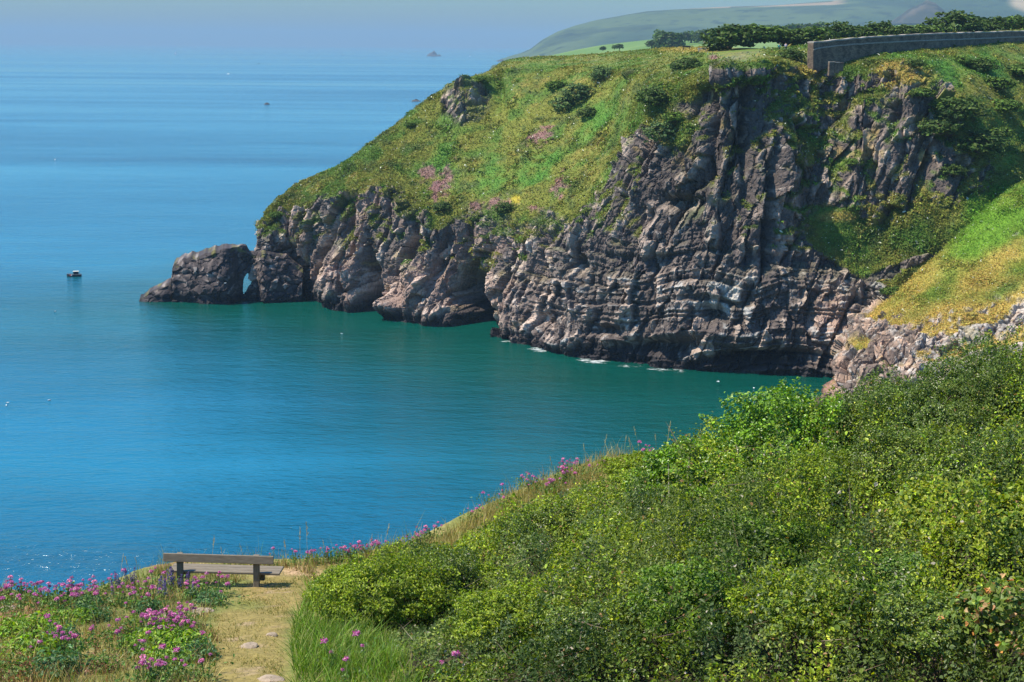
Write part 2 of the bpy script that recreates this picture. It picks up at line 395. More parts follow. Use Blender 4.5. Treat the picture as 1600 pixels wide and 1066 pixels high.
for p, g, bk in A_SPEC: CA.append(column(p, g, bk))
# the far side of the tip
def back_col(c, dx, dy):
    return [(x + dx, y + dy, z - (2 if z > 5 else 0), g) for x, y, z, g in c]
CA.insert(0, back_col(CA[0], 6, 40))
for k in range(len(CA[0])):
    if k >= 7: CA[0][k] = (CA[0][6][0] + 2 * (k - 6), CA[0][6][1] + 3 * (k - 6), CA[0][6][2] - 3 * (k - 6), 1)
P, G = loft(CA, [20, 50, 46, 60, 60, 62, 66, 62, 62, 66, 66, 62, 54, 66, 66, 60, 54, 20], [6, 120, 110, 100, 120, 120, 60, 8])
PX0, PY0 = proj(P)
NRM = normals(P)
if NRM[len(NRM) // 2, 200, 1] > 0: NRM = -NRM
def blob(PX, PY, x, y, rx_, ry_, ang=0):
    c, s = math.cos(R(ang)), math.sin(R(ang)); dx, dy = PX - x, PY - y
    return np.exp(-(((dx * c + dy * s) / rx_) ** 2 + ((-dx * s + dy * c) / ry_) ** 2))
W3 = np.array(P, np.float32)
big = fbm(W3 * np.array([.055, .055, .018], np.float32), 4, 3)
n1 = fbm(W3 * .12, 4, 21); n2 = fbm(W3 * .5, 4, 31); n3 = fbm(W3 * .035, 3, 41)
g = G + .22 * n1 + .16 * n2
# painted geology: outcrops of rock in the turf, ledges of turf on the rock
front = np.ones_like(G)
rk = np.zeros_like(G)
for q in [(722, 158, 34, 40, 0, 1.0), (985, 118, 22, 14, 20, .8), (1395, 230, 62, 95, 8, 1.0), (1500, 290, 60, 26, -30, .8), (1180, 100, 55, 20, 0, .5), (1300, 150, 35, 40, 30, .7), (1420, 412, 55, 12, -20, .8), (1250, 300, 25, 50, 0, .4), (985, 260, 18, 40, 20, .5),
          (1290, 500, 60, 60, 0, .8)]:
    rk = np.maximum(rk, q[5] * blob(PX0, PY0, *q[:5]))
tf = np.zeros_like(G)
for q in [(1310, 350, 60, 22, 10, .8), (1260, 260, 20, 60, 20, .45), (1340, 380, 90, 26, 15, .9), (1060, 210, 30, 22, -40, .5), (690, 345, 18, 40, 20, .4), (1440, 340, 60, 18, -10, .8), (1050, 130, 80, 18, 0, .6)]:
    tf = np.maximum(tf, q[5] * blob(PX0, PY0, *q[:5]))
g = np.clip(g - rk * 1.15 + tf * .9, 0, 1)
g *= sstep(2, 6, W3[..., 2] + 2 * n1)
gm = sstep(.42, .58, g)
rock = 1 - gm
# displacement
low = sstep(345, 400, PY0 + 30 * n1) * sstep(780, 880, PX0)       # bedded lower face
warp = 5 * n3 + 1.4 * n1 + 2.2 * np.sin((W3[..., 0] + W3[..., 1] * .4) * .07)
tz = W3[..., 2] + warp
lay1 = vn(np.stack([tz * .9, n3 * 2, 0 * tz], -1), 51); lay2 = vn(np.stack([tz * 2.3, n1 * 1.5, 0 * tz], -1), 52)
lean = W3.copy(); lean[..., 0] -= .25 * W3[..., 2]
fa, ca = facets(lean * np.array([.17, .17, .05], np.float32) + n1[..., None] * .35, 60)
fb, cb = facets(lean * np.array([.5, .5, .22], np.float32) + n2[..., None] * .35, 70)
fc, cc = facets(W3 * np.array([1.2, 1.2, .8], np.float32) + n2[..., None] * .3, 80)
rid = 1 - np.abs(fbm(lean * np.array([.35, .35, .16], np.float32), 4, 66)) * 2.4
leftc = 1 - sstep(850, 980, PX0)
disp = rock * (big * (2.2 + 2.6 * leftc) + fa * (2.7 - 1.5 * low) + fb * (1.05 + .35 * leftc) + fc * (.30 + .15 * leftc) + n2 * .45 + rid * .7 - .55 * np.exp(-ca * 16) - .15 * np.exp(-cb * 14)
               + low * ((lay1 - .5) * 1.7 + (lay2 - .5) * .8)) + gm * (n1 * 1.0 + n2 * .45 + big * .8)
# recesses and caves along the foot
rec = np.zeros_like(G); PYr = np.minimum(PY0, PY0[:, 7:8] - 14)
for q in [(585, 450, 15, 60, 0, 10), (728, 482, 20, 50, -10, 19), (722, 400, 12, 46, 5, 5), (640, 400, 10, 50, 12, 4.5), (690, 410, 9, 56, 16, 5), (505, 400, 8, 50, 20, 5), (548, 340, 8, 40, 10, 4), (600, 350, 14, 40, 0, 4), (1030, 545, 70, 12, 0, 5), (1180, 560, 90, 14, 0, 5), (446, 440, 30, 44, 0, 8), (905, 415, 14, 14, 0, 5), (1110, 490, 18, 16, 0, 4), (1075, 545, 20, 16, 0, 3), (850, 500, 16, 12, 0, 3), (950, 520, 20, 10, 0, 3), (1200, 330, 7, 75, 3, 6), (1165, 210, 8, 80, 2, 4), (1115, 200, 7, 60, 2, 3), (1000, 340, 30, 20, 0, 3), (1060, 320, 40, 14, 0, 4), (765, 150, 20, 34, 0, 7), (1440, 250, 18, 60, 20, 4), (1400, 170, 10, 50, 0, 2)]:
    rec = np.maximum(rec, q[5] * blob(PX0, PYr, *q[:5]))
out_ = np.zeros_like(G)
for q in [(625, 482, 16, 16, 0, 5), (540, 440, 40, 50, 0, 2.5), (655, 450, 28, 50, 0, 3), (790, 470, 30, 60, 8, 2), (1340, 240, 22, 80, 10, 4), (722, 155, 26, 40, 0, 4), (1225, 240, 20, 60, 0, 2.5), (900, 150, 0.1, .1, 0, 0)]:
    out_ = np.maximum(out_, q[5] * blob(PX0, PY0, *q[:5]))
keep = sstep(-3.5, 1.0, W3[..., 2] + .6 * n2)
disp = disp * (.35 + .65 * keep) + out_
disp *= (1 - .85 * sstep(535, 585, np.arange(disp.shape[1])))[None, :]
disp[:, -30:] *= np.linspace(1, 0, 30)[None, :]
hor = NRM * np.array([1, 1, 0]); hor /= np.linalg.norm(hor, axis=-1, keepdims=True) + 1e-6
PD = P + NRM * disp[..., None] - hor * rec[..., None]
# turf takes hold wherever the rock lies back
def blur(a, k):
    for ax_ in (0, 1):
        cs_ = np.cumsum(np.pad(a, [(k + 1, k) if i == ax_ else (0, 0) for i in (0, 1)], mode='edge'), ax_)
        a = (np.take(cs_, range(2 * k + 1, cs_.shape[ax_]), ax_) - np.take(cs_, range(0, cs_.shape[ax_] - 2 * k - 1), ax_)) / (2 * k + 1)
    return a
nzz = blur(np.abs(normals(PD)[..., 2]), 3)
hold = sstep(.36, .60, nzz + .22 * n2 + .12 * n1 + .25 * tf) * sstep(9, 18, W3[..., 2] + 5 * n1) * (1 - .85 * low)
gm = np.maximum(gm, hold * sstep(1000, 1250, PX0 + 400 * tf + 40 * n1) + .75 * hold * (PX0 < 1000))
gm = np.clip(gm, 0, 1)
# ---- colour of the material itself, plus shade painted into the foot recesses
pal = sstep(.1, .6, fb + .5 * n2)
rc = mix(np.broadcast_to(C(.080, .064, .057), (*G.shape, 3)), C(.29, .22, .175), pal)
rc = mix(rc, C(.40, .34, .29), sstep(.25, .75, fc * .7 + n2 * .6 + fa * .2) * .55)
pink = np.clip((1 - sstep(640, 900, PX0)) * .65 + .9 * blob(PX0, PY0, 1300, 500, 50, 70) + .9 * blob(PX0, PY0, 1235, 340, 28, 60) + .45 * blob(PX0, PY0, 790, 440, 60, 80), 0, 1) * sstep(-.35, .3, n1 + .3 * n2)
rc = mix(rc * (1 + .35 * leftc[..., None]), C(.40, .26, .20), pink * .65)
rc = mix(rc, C(.46, .45, .42), low * sstep(.66, .9, lay2 * .5 + lay1 * .25 + n2 * .45 + .25 * n1 + .1) * .6)
rc = mix(rc, C(.035, .030, .036), low * sstep(.62, .8, 1 - lay1 + .2 * n2) * .6)
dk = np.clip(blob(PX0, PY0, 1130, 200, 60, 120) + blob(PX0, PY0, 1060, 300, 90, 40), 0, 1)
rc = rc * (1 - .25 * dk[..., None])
rc = mix(rc, C(.32, .22, .06), sstep(.45, .8, fbm(W3 * .3, 3, 91) + .15) * .5 * (1 - low))        # ochre lichen
wet_shade = 1 - sstep(1.0, 3.8, PD[..., 2] + 1.6 * n1 + .8 * n2 - .30 * np.minimum(rec, 14))
rc = mix(rc, C(.016, .015, .018), wet_shade * .92)                                                      # black tide band, raised in recesses as painted shade
n4 = fbm(W3 * .2, 4, 101); n5 = fbm(W3 * .9, 3, 111)
gc = mix(np.broadcast_to(C(.125, .135, .022), (*G.shape, 3)), C(.070, .125, .018), sstep(-.2, .35, n4))
gc = mix(gc, C(.235, .185, .050), sstep(.05, .5, n5 * .6 + n1 * .5) * .6)
gc = mix(gc, C(.050, .075, .020), sstep(.1, .45, fbm(W3 * .35, 3, 121)) * .7)
lush = np.zeros_like(G)
for q in [(830, 265, 70, 36, -35), (770, 275, 40, 30, -20), (1540, 330, 90, 60, -25), (930, 190, 50, 26, -40), (1500, 105, 120, 28, 0), (1590, 230, 60, 60, 0), (690, 250, 30, 40, 0), (1400, 92, 60, 10, 0)]:
    lush = np.maximum(lush, blob(PX0, PY0, *q))
gc = mix(gc, C(.062, .165, .022), sstep(.25, .95, lush * .8 + .45 * n4 + .45 * n5) * .75)
gc = mix(gc, C(.10, .20, .016), sstep(.3, .9, blob(PX0, PY0, 1560, 340, 90, 60, -25) + .25 * n4) * .9)
dry = np.zeros_like(G)
for q in [(1420, 120, 70, 20, 0), (1560, 430, 90, 18, -20), (1260, 112, 40, 8, 0), (1300, 340, 40, 12, 0), (1090, 78, 80, 6, 0), (1480, 440, 60, 14, -25), (1380, 135, 40, 12, 0)]:
    dry = np.maximum(dry, blob(PX0, PY0, *q))
gc = mix(gc, C(.36, .25, .065), sstep(.35, .9, dry + .35 * n1) * .6)
hea = np.zeros_like(G)
for q in [(690, 290, 24, 36, 30), (670, 270, 24, 16, 0), (845, 215, 30, 16, -25), (780, 318, 34, 12, 0), (875, 290, 16, 26, 30), (840, 325, 22, 8, 0), (700, 270, 14, 14, 0), (740, 320, 14, 10, 0), (1115, 90, 12, 6, 0)]:
    hea = np.maximum(hea, blob(PX0, PY0, *q))
gc = mix(gc, C(.25, .09, .14), sstep(.30, .7, hea * .85 + .6 * n5 + .3 * n2 - .12) * .6)
gc = mix(gc, C(.40, .32, .03), sstep(.35, .9, blob(PX0, PY0, 805, 310, 10, 8) + .4 * n5) * .7)      # yellow gorse
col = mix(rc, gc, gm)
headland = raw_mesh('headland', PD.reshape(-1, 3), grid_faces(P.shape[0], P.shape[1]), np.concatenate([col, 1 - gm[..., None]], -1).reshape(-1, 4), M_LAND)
tag(headland, 'grassy headland with a dark rock cliff dropping into the cove', None, None, 'structure')
LA = Land(); LA.P, LA.N, LA.g, LA.col, LA.PX, LA.PY = PD, NRM, gm, gc, *proj(PD)

# near spur on the right
B_SPEC = [
 ([(1275, 628, 0), (1300, 603, 2), (1301, 575, 4), (1313, 538, 7), (1372, 482, 13), (1482, 402, 21)], (0, 0, .05, .25, .7, 1)),
 ([(1300, 650, 0), (1318, 612, 1), (1327, 572, 4), (1352, 528, 9), (1420, 458, 18), (1530, 340, 31)], (0, 0, .1, .25, .8, 1)),
 ([(1335, 664, 0), (1350, 614, 1), (1362, 570, 5), (1402, 512, 11), (1470, 442, 20), (1592, 290, 40)], (0, 0, .12, .2, .8, 1)),
 ([(1420, 685, 0), (1420, 630, 3), (1432, 580, 6), (1470, 510, 13), (1540, 432, 25), (1662, 270, 46)], (0, 0, .15, .15, .8, 1)),
 ([(1520, 700, 0), (1520, 640, 4), (1522, 580, 8), (1550, 502, 15), (1612, 420, 28), (1722, 260, 50)], (0, 0, .15, .15, .8, 1)),
 ([(1700, 720, 0), (1690, 650, 4), (1680, 580, 8), (1690, 500, 16), (1720, 410, 32), (1800, 250, 55)], (0, 0, .3, .3, .95, 1)),
]
CB = [column(p, gg, [('d', 3, 12, -6)]) for p, gg in B_SPEC]
CB.insert(0, [(x + 8 + .02 * z, y + 16 + .1 * z, z - .25 * max(z, 0), g_) for x, y, z, g_ in CB[0]])
P, G = loft(CB, [30, 60, 70, 110, 110, 60], [4, 80, 60, 70, 100, 110, 8])
PX0, PY0 = proj(P); NRM = normals(P)
if NRM[len(NRM) // 2, 200, 1] > 0: NRM = -NRM
W3 = np.array(P, np.float32)
n1 = fbm(W3 * .12, 4, 221); n2 = fbm(W3 * .5, 4, 231); n3 = fbm(W3 * .035, 3, 241)
# beds dip to the left here
bed = W3[..., 2] - .35 * W3[..., 0] + 1.5 * n1 + 3 * n3
lay1 = vn(np.stack([bed * .5, n3 * 2, 0 * bed], -1), 251); lay2 = vn(np.stack([bed * 1.6, n1 * 1.5, 0 * bed], -1), 252)
g = np.clip(G + .3 * n1 + .2 * n2 - .55 * (sstep(.62, .8, lay1)) * (1 - .5 * sstep(420, 380, PY0)), 0, 1)
for q in [(1345, 540, 22, 10, 0, .5), (1400, 600, 22, 14, 0, .5), (1420, 500, 60, 14, -25, .4)]: g = np.clip(g + q[5] * blob(PX0, PY0, *q[:5]), 0, 1)
gm = sstep(.42, .58, g); rock = 1 - gm
fa, ca = facets(W3 * np.array([.22, .22, .16], np.float32) + n1[..., None] * .25, 260)
fb, cb = facets(W3 * np.array([.6, .6, .5], np.float32) + n2[..., None] * .2, 270)
fc, cc = facets(W3 * 1.2, 280)
rid = 1 - np.abs(fbm(W3 * np.array([.35, .35, .25], np.float32), 4, 266)) * 2.4
disp = rock * (fa * 1.7 + fb * .6 + fc * .2 + n2 * .5 + rid * .6 - .4 * np.exp(-ca * 16) - .1 * np.exp(-cb * 14) + (lay1 - .5) * 1.5 + (lay2 - .5) * .6) + gm * (n1 * .7 + n2 * .3)
rec = np.zeros_like(G)
for q in [(1335, 640, 10, 20, 0, 3), (1322, 590, 12, 10, 0, 1.5), (1360, 560, 14, 10, 0, 1.5)]: rec = np.maximum(rec, q[5] * blob(PX0, PY0, *q[:5]))
PD = P + NRM * (disp - rec)[..., None]
nzz = blur(np.abs(normals(PD)[..., 2]), 3)
gm = np.clip(np.maximum(gm, sstep(.45, .68, nzz + .25 * n2 + .2 * n1) * sstep(8, 14, W3[..., 2] + 3 * n1) * (1 - .95 * sstep(.50, .66, lay1 + .15 * n2))), 0, 1)
rc = mix(np.broadcast_to(C(.12, .09, .075), (*G.shape, 3)), C(.34, .23, .165), sstep(-.2, .5, fb + .5 * n2))
rc = mix(rc, C(.46, .43, .39), sstep(.2, .7, fc * .7 + n2 * .6 + .5 * lay2 - .2 + .5 * sstep(1380, 1480, PX0)) * .6)
rc = mix(rc, C(.40, .185, .11), sstep(-.1, .4, n1) * .5 * (1 - sstep(1380, 1450, PX0)))
rc = mix(rc, C(.25, .19, .05), sstep(.2, .6, fbm(W3 * .3, 3, 291)) * .4)
wet_shade = 1 - sstep(.8, 3.0, W3[..., 2] + 1.2 * n1 + .8 * n2)
rc = mix(rc, C(.03, .026, .026), wet_shade * .8)
n4 = fbm(W3 * .2, 4, 301); n5 = fbm(W3 * .9, 3, 311)
gc = mix(np.broadcast_to(C(.13, .175, .02), (*G.shape, 3)), C(.08, .16, .016), sstep(-.2, .35, n4))
db = vn(np.stack([bed * .22 + 3, n3 * 2, 0 * bed], -1), 255)
gc = mix(gc, C(.42, .28, .075), sstep(.48, .70, db + .25 * n1) * .75 * sstep(340, 430, PY0 + .35 * (PX0 - 1500)))
gc = mix(gc, C(.29, .22, .06), sstep(.1, .6, n5 * .6 + n1 * .5) * .4)
gc = mix(gc, C(.10, .20, .016), sstep(.3, .9, blob(PX0, PY0, 1540, 360, 90, 50, -35) + .25 * n4) * .9)
gc = mix(gc, C(.07, .15, .022), blob(PX0, PY0, 1570, 455, 40, 9, -25) * .8)
col = mix(rc, gc, gm)
spur = raw_mesh('near_headland', PD.reshape(-1, 3), grid_faces(P.shape[0], P.shape[1]), np.concatenate([col, 1 - gm[..., None]], -1).reshape(-1, 4), M_LAND)
tag(spur, 'nearer spur of pinkish rock under a steep grass slope on the right', None, None, 'structure')
LB = Land(); LB.P, LB.N, LB.g, LB.col, LB.PX, LB.PY = PD, NRM, gm, gc, *proj(PD)

def on_land(px, py, L=LA, r=6, minrow=0):
    d = (L.PX - px) ** 2 + (L.PY - py) ** 2
    d = np.where(np.arange(d.shape[1])[None, :] < minrow, 1e9, d)
    c = np.argwhere(d < max(r * r, d.min() + .1))
    ys = L.P[c[:, 0], c[:, 1], 1]
    k = c[np.argmin(ys)]
    return L.P[k[0], k[1]].copy()

# ------------------------------------------------------------------ leaves
def leaves_arrays(cen, nor, L, W, colr, tilt=.7, fold=.25, pt=1.0):
    """folded oval leaves: six points, two quads each"""
    n = len(cen)
    nor = nor + rng.normal(0, tilt, (n, 3)); nor /= np.linalg.norm(nor, axis=1, keepdims=True)
    a = rng.normal(0, 1, (n, 3)); t = a - nor * (a * nor).sum(1, keepdims=True); t /= np.linalg.norm(t, axis=1, keepdims=True)
    s = np.cross(nor, t)
    L = np.broadcast_to(np.asarray(L, float), (n,))[:, None]; W = np.broadcast_to(np.asarray(W, float), (n,))[:, None]
    up = nor * W * fold
    V = np.stack([cen - t * L * .5, cen - t * L * .12 + s * W * .5 + up, cen + t * L * .28 + s * W * .34 + up, cen + t * L * .5 * pt, cen + t * L * .28 - s * W * .34 + up, cen - t * L * .12 - s * W * .5 + up], 1).reshape(-1, 3)
    k = np.arange(n)[:, None] * 6
    Q = np.concatenate([k + np.array([[0, 1, 2, 3]]), k + np.array([[0, 3, 4, 5]])], 0)
    return V, Q, np.repeat(colr, 6, 0)
def pick(cols, n, jit=.18, wts=None):
    cols = np.array(cols); i = rng.choice(len(cols), n, p=wts)
    return cols[i] * np.exp(rng.normal(0, jit, (n, 1))) * (1 + rng.normal(0, .05, (n, 3)))
def unit(n, zmin=-1):
    v = rng.normal(0, 1, (n, 3)); v /= np.linalg.norm(v, axis=1, keepdims=True)
    v[:, 2] = np.where(v[:, 2] < zmin, np.abs(v[:, 2]), v[:, 2]); return v
def crown_arrays(rad, nleaf, L, W, cols, wts=None, lump=.35, freq=2.2, zmin=-.1, shell=.35, seed=1, twig=True):
    """a leafy crown round the origin: lumpy shell of leaves with gaps between its clumps"""
    d = unit(nleaf, zmin)
    n_ = fbm(d * freq + seed * 7.7, 3, seed) ; n_b = fbm(d * freq * 2.6 + seed * 3.1, 2, seed + 50)
    n_c = fbm(d * freq * 6 + seed * 5.3, 2, seed + 70)
    keep = rng.random(nleaf) < np.clip(.66 + 1.0 * n_b + 1.4 * n_c, .04, 1)
    r_ = (1 + lump * n_ * 1.4 + lump * .7 * n_b + lump * .35 * n_c) * (1 - shell * rng.random(nleaf) ** 1.6)
    cen = d * r_[:, None] * np.array(rad)
    cen, d2 = cen[keep], d[keep]
    nb = d2 / np.array(rad); nb /= np.linalg.norm(nb, axis=1, keepdims=True); nb[:, 2] += .35
    lc = pick(cols, len(cen), .2, wts)
    lc *= (1 + .3 * fbm(cen * 1.3 / max(rad) * 3 + seed, 2, seed + 9)[:, None])
    return leaves_arrays(cen, nb, L * np.exp(rng.normal(0, .2, len(cen))), W * np.exp(rng.normal(0, .2, len(cen))), lc)
def stems_mb(rad, n, base=-.6, r0=.03, seed=0):
    mb = MB(); rr_ = random.Random(seed)
    for k in range(n):
        a = rr_.uniform(0, 6.28); e = rr_.uniform(.3, 1.3); d = np.array([math.cos(a) * math.cos(e), math.sin(a) * math.cos(e), math.sin(e)]) * np.array(rad) * rr_.uniform(.8, 1.02)
        b_ = np.array([rr_.uniform(-.15, .15) * rad[0], rr_.uniform(-.15, .15) * rad[1], base])
        mid = (b_ + d) / 2 + np.array([rr_.uniform(-.1, .1) * rad[0], rr_.uniform(-.1, .1) * rad[1], .1 * rad[2]])
        mb.tube([b_, (b_ + mid) / 2 + np.array([0, 0, .03]), mid, d], [r0, r0 * .8, r0 * .6, r0 * .2], 5)
        for j in range(2):
            e2 = mid + (d - mid) * rr_.uniform(.2, .8); q = e2 + np.array([rr_.uniform(-.35, .35) * rad[0], rr_.uniform(-.35, .35) * rad[1], rr_.uniform(0, .3) * rad[2]])
            mb.tube([e2, q], [r0 * .4, r0 * .15], 4)
    return mb

# ------------------------------------------------------------------ ground cover of the headland
def turf(L, name, n, smin, smax, label, box=(380, 1680, 20, 680)):
    P_, g_ = L.P.reshape(-1, 3), L.g.reshape(-1)
    px, py = L.PX.reshape(-1), L.PY.reshape(-1)
    ok = np.flatnonzero((g_ > .35) & (px > box[0]) & (px < box[1]) & (py > box[2]) & (py < box[3]) & (P_[:, 2] > 4) & (((px - 1152) / 48) ** 2 + ((py - 78) / 20) ** 2 > 1 + .4 * np.sin(px)))
    i = rng.choice(ok, n)
    c = P_[i] + rng.normal(0, .25, (n, 3)) * np.array([1, 1, .3]) + np.array([0, 0, .12])
    cl = fbm(P_[i] * .3, 3, 65); s = rng.uniform(smin, smax, n) * np.exp(rng.normal(0, .25, n)) * (1 + .7 * sstep(.1, .4, cl)); c[:, 2] += .25 * sstep(.1, .4, cl) * rng.random(n)
    lc = L.col.reshape(-1, 3)[i] * 1.15 * np.exp(rng.normal(0, .24, (n, 1))) * (1 + rng.normal(0, .1, (n, 3)))
    wh = rng.random(n) < .012; lc[wh] = C(.6, .6, .45)
    nn = L.N.reshape(-1, 3)[i] * .4 + np.array([0, -.1, .55])
    V_, Q_, c_ = leaves_arrays(c, nn, s, s * .42, np.clip(lc, .01, .8), .6)
    o = raw_mesh(name, V_, Q_, c_, M_TUFT)
    return tag(o, label, None, None, 'stuff')
turf(LA, 'grass', 340000, .16, .46, 'rough grass and low herbs covering the slopes of the headland')
turf(LB, 'grass', 110000, .10, .28, 'short grass covering the steep slope of the nearer spur')

# bushes standing on the headland
DARK = [(.040, .068, .014), (.028, .050, .012), (.062, .095, .020)]
MID = [(.065, .11, .018), (.09, .14, .022), (.045, .08, .015)]
IVY = [(.06, .10, .03), (.09, .13, .04), (.04, .07, .025)]
def bush_proto(name, rad, n, L, cols, seed, mat=None):
    V_, Q_, c_ = crown_arrays(rad, n, L, L * .6, cols, None, .5, 2.0, -.7, .45, seed)
    root = empty(name)
    raw_mesh('crown', V_, Q_, c_ * 1.25, mat or M_TUFT, root)
    stems_mb(rad, 6, -rad[2] * .8, .06, seed).build('branches', M_TWIG, root)
    return root
protoB = [bush_proto('bush', (1, 1, .72), 1500, .24, DARK, 3), bush_proto('bush', (1, .9, .6), 1500, .24, MID, 5), bush_proto('bush', (1, .9, 1.0), 1500, .22, IVY, 8), bush_proto('bush', (1, 1, .55), 1500, .24, DARK + MID, 12)]
used = set()
def put(protos, k, loc, s, rzz, label, cat, group):
    o = protos[k]
    if k in used and protos is protoB or (id(protos), k) in used: o = copy_tree(o)
    used.add((id(protos), k))
    o.location = loc; o.scale = (s * 1.25, s * 1.1, s * .72) if protos is protoB else (s * 1.25, s * 1.1, s * .85) if protos is protoT else (s, s, s); o.rotation_euler = (0, 0, rzz)
    return tag(o, label, cat, group)
sky_b = [(1118, 66, 3.6), (1140, 60, 4.5), (1166, 56, 5), (1194, 54, 5), (1222, 56, 4.6), (1244, 62, 4), (1262, 58, 4.5), (1285, 56, 4), (1312, 52, 4), (1342, 50, 4), (1375, 50, 4.2), (1412, 48, 4), (1448, 46, 3.6), (1494, 42, 5.2), (1536, 38, 5), (1574, 36, 4), (1606, 36, 4)]
for i, (x, y, s) in enumerate(sky_b):
    s *= (.62, 1.1, .8, 1.0, .7, .9, 1.15)[i % 7]
    p = on_land(x, y + 8, LA, 8, 620) if y + 8 > 70 else at(x, y + 5, 345 + .08 * (x - 1118))
    put(protoB, 0 if i % 3 else 3, p + np.array([0, 0, s * .12]), s, i * 1.3, f'{ORD[i]} dark bush from the left along the skyline behind the stone wall', 'bush', 'bushes along the skyline behind the wall')
slope_b = [(905, 140, 4.2, 2, 'tall ivy covered bush in the hollow left of the small grey outcrop'), (878, 158, 3.6, 2, 'round ivy bush at the lower left of the ivy clump on the headland slope'),
 (938, 112, 3.4, 2, 'ivy bush hanging over the small grey outcrop near the headland top'), (866, 128, 2.6, 1, 'small green bush at the upper left of the ivy clump'), (915, 172, 2.6, 0, 'dark bush below the tall ivy bush in the hollow'),
 (1022, 148, 4.2, 0, 'darkest big bush on the buttress left of the steep cliff'), (1034, 205, 4.0, 2, 'green bush growing lower down the buttress under the darkest bush'), (1072, 98, 3.6, 0, 'dark bush leaning on the rim above the buttress'),
 (1050, 180, 2.8, 1, 'small bush between the two big bushes of the buttress'), (1498, 168, 5.0, 0, 'large dark bush on the slope right of the brown outcrop'), (1466, 196, 4.0, 0, 'dark bush tight against the right side of the brown outcrop'),
 (1532, 222, 5.2, 0, 'lowest large dark bush above the bright green slope'), (1478, 160, 3.0, 1, 'pale leaved bush above the bush against the outcrop'), (1442, 142, 2.8, 3, 'low scrubby bush on top of the brown outcrop'),
 (1562, 128, 4.0, 3, 'broad low bush near the right edge under the wall'), (1530, 98, 3.4, 0, 'dark bush right under the far part of the wall'), (1592, 106, 4.2, 3, 'rightmost bush below the wall at the edge of the view'), (1502, 90, 2.4, 1, 'small round bush in the grass below the middle of the wall'),
 (1434, 96, 1.8, 0, 'single small dark bush on the pale grass below the wall'), (1570, 160, 3.6, 1, 'green bush right of the large dark bush on the slope'), (1238, 82, 2.8, 0, 'dark bush just left of the end of the wall'), (1560, 205, 3.4, 3, 'low bush right of the lowest large dark bush'),
 (755, 120, 2.4, 1, 'small bush on the rim right of the square outcrop at the headland point'), (640, 190, 1.8, 3, 'lone low bush on the skyline of the falling ridge'), (430, 330, 1.8, 1, 'small bright bush at the very tip of the headland'),
 (690, 318, 2.4, 0, 'dark bush at the head of the gully under the pink flowers'), (785, 322, 2.6, 0, 'dark bush at the cliff edge beside the yellow gorse patch'), (1395, 452, 2.2, 1, 'small bush in the gully between the cliff and the grass spur'), (1330, 250, 1.8, 1, 'little bush in the cleft left of the brown outcrop'), (1490, 262, 2.6, 0, 'dark bush in the lower cleft of the brown outcrop')]
for i, (x, y, s, k, lab) in enumerate(slope_b):
    p = on_land(x, y + s * 1.5, LA, 5)
    put(protoB, k, p + np.array([0, -.2 * s, s * .15]), s * .72, i * 2.1, lab, 'bush', 'bushes on the headland slope')

# ------------------------------------------------------------------ the rock arch at the point
sil = np.array([(217, 474), (222, 468), (232, 457), (243, 452), (256, 444), (265, 445), (267, 420), (272, 411), (284, 405), (300, 403), (318, 398), (340, 391), (352, 388), (376, 387), (382, 390), (386, 397), (398, 396), (410, 395), (425, 396), (445, 402), (470, 425)], float)
wy = sea_at(340, 470)[1] - 2
nx, nz = 260, 90
pxs = np.linspace(217, 470, nx)
zt = at(pxs, np.interp(pxs, sil[:, 0], sil[:, 1]), wy)
x_ = zt[:, 0]; top = np.maximum(zt[:, 2], .4)
tt = np.linspace(0, 1, nz)
Xg = np.repeat(x_[:, None], nz, 1); Zg = -3 + (top[:, None] + 3) * tt[None, :]
taper = 1 - .40 * tt[None, :] ** 4
xh = at(385, 450, wy)[0]
thick = (4.5 + 2.5 * np.minimum(top[:, None] / 12, 1)) * taper * (1 - .72 * np.exp(-((x_ - xh) / 3.2) ** 4))[:, None]
mid = wy + 4.5 + .8 * np.sin(Xg * .3) + np.maximum(0, Xg - at(405, 450, wy)[0]) * .35
def arch_side(sgn, sd):
    Pq = np.stack([Xg - .19 * (sgn + 1) * thick, mid + sgn * thick, Zg], -1)
    d_ = fbm(Pq * .18, 3, sd) * 1.2
    f1, c1 = facets(Pq * np.array([.26, .3, .42]) + d_[..., None] * .3, sd + 3); f2, c2 = facets(Pq * .8, sd + 9)
    ed = 1 - sstep(.86, 1, tt)[None, :] * .7
    Pq[..., 1] += sgn * (d_ * .8 + f1 * .7 + f2 * .35 - .25 * np.exp(-c1 * 12) + .5 * (vn(np.stack([Zg * .9 + .15 * Xg + d_, 0 * Xg, 0 * Xg], -1), 471) - .5)) * ed
    Pq[..., 2] += (fbm(np.stack([Xg * .9, 0 * Xg, 0 * Xg], -1), 3, 77) * .5) * sstep(.6, 1, tt)[None, :]
    return Pq, f2, c1
Pf, ff, cf = arch_side(-1, 400); Pb, fb_, cb_ = arch_side(1, 430)
hole_px = np.array([(377, 467), (376, 455), (377.5, 440), (382, 431), (387, 428), (391, 437), (393, 443), (389.5, 450), (385.5, 454), (383, 459), (382, 467)], float)
hx, hz = at(hole_px[:, 0], hole_px[:, 1], wy)[:, 0], at(hole_px[:, 0], hole_px[:, 1], wy)[:, 2]
hz = np.maximum(hz, -.5)
def inside(x, z):
    c = np.zeros(x.shape, bool); n = len(hx)
    for i in range(n):
        j = i - 1
        q = ((hz[i] > z) != (hz[j] > z)) & (x < (hx[j] - hx[i]) * (z - hz[i]) / (hz[j] - hz[i] + 1e-9) + hx[i]); c ^= q
    return c
ccx = (Xg[:-1, :-1] + Xg[1:, 1:]) / 2; ccz = (Zg[:-1, :-1] + Zg[1:, 1:]) / 2
solid = ~inside(ccx, ccz)
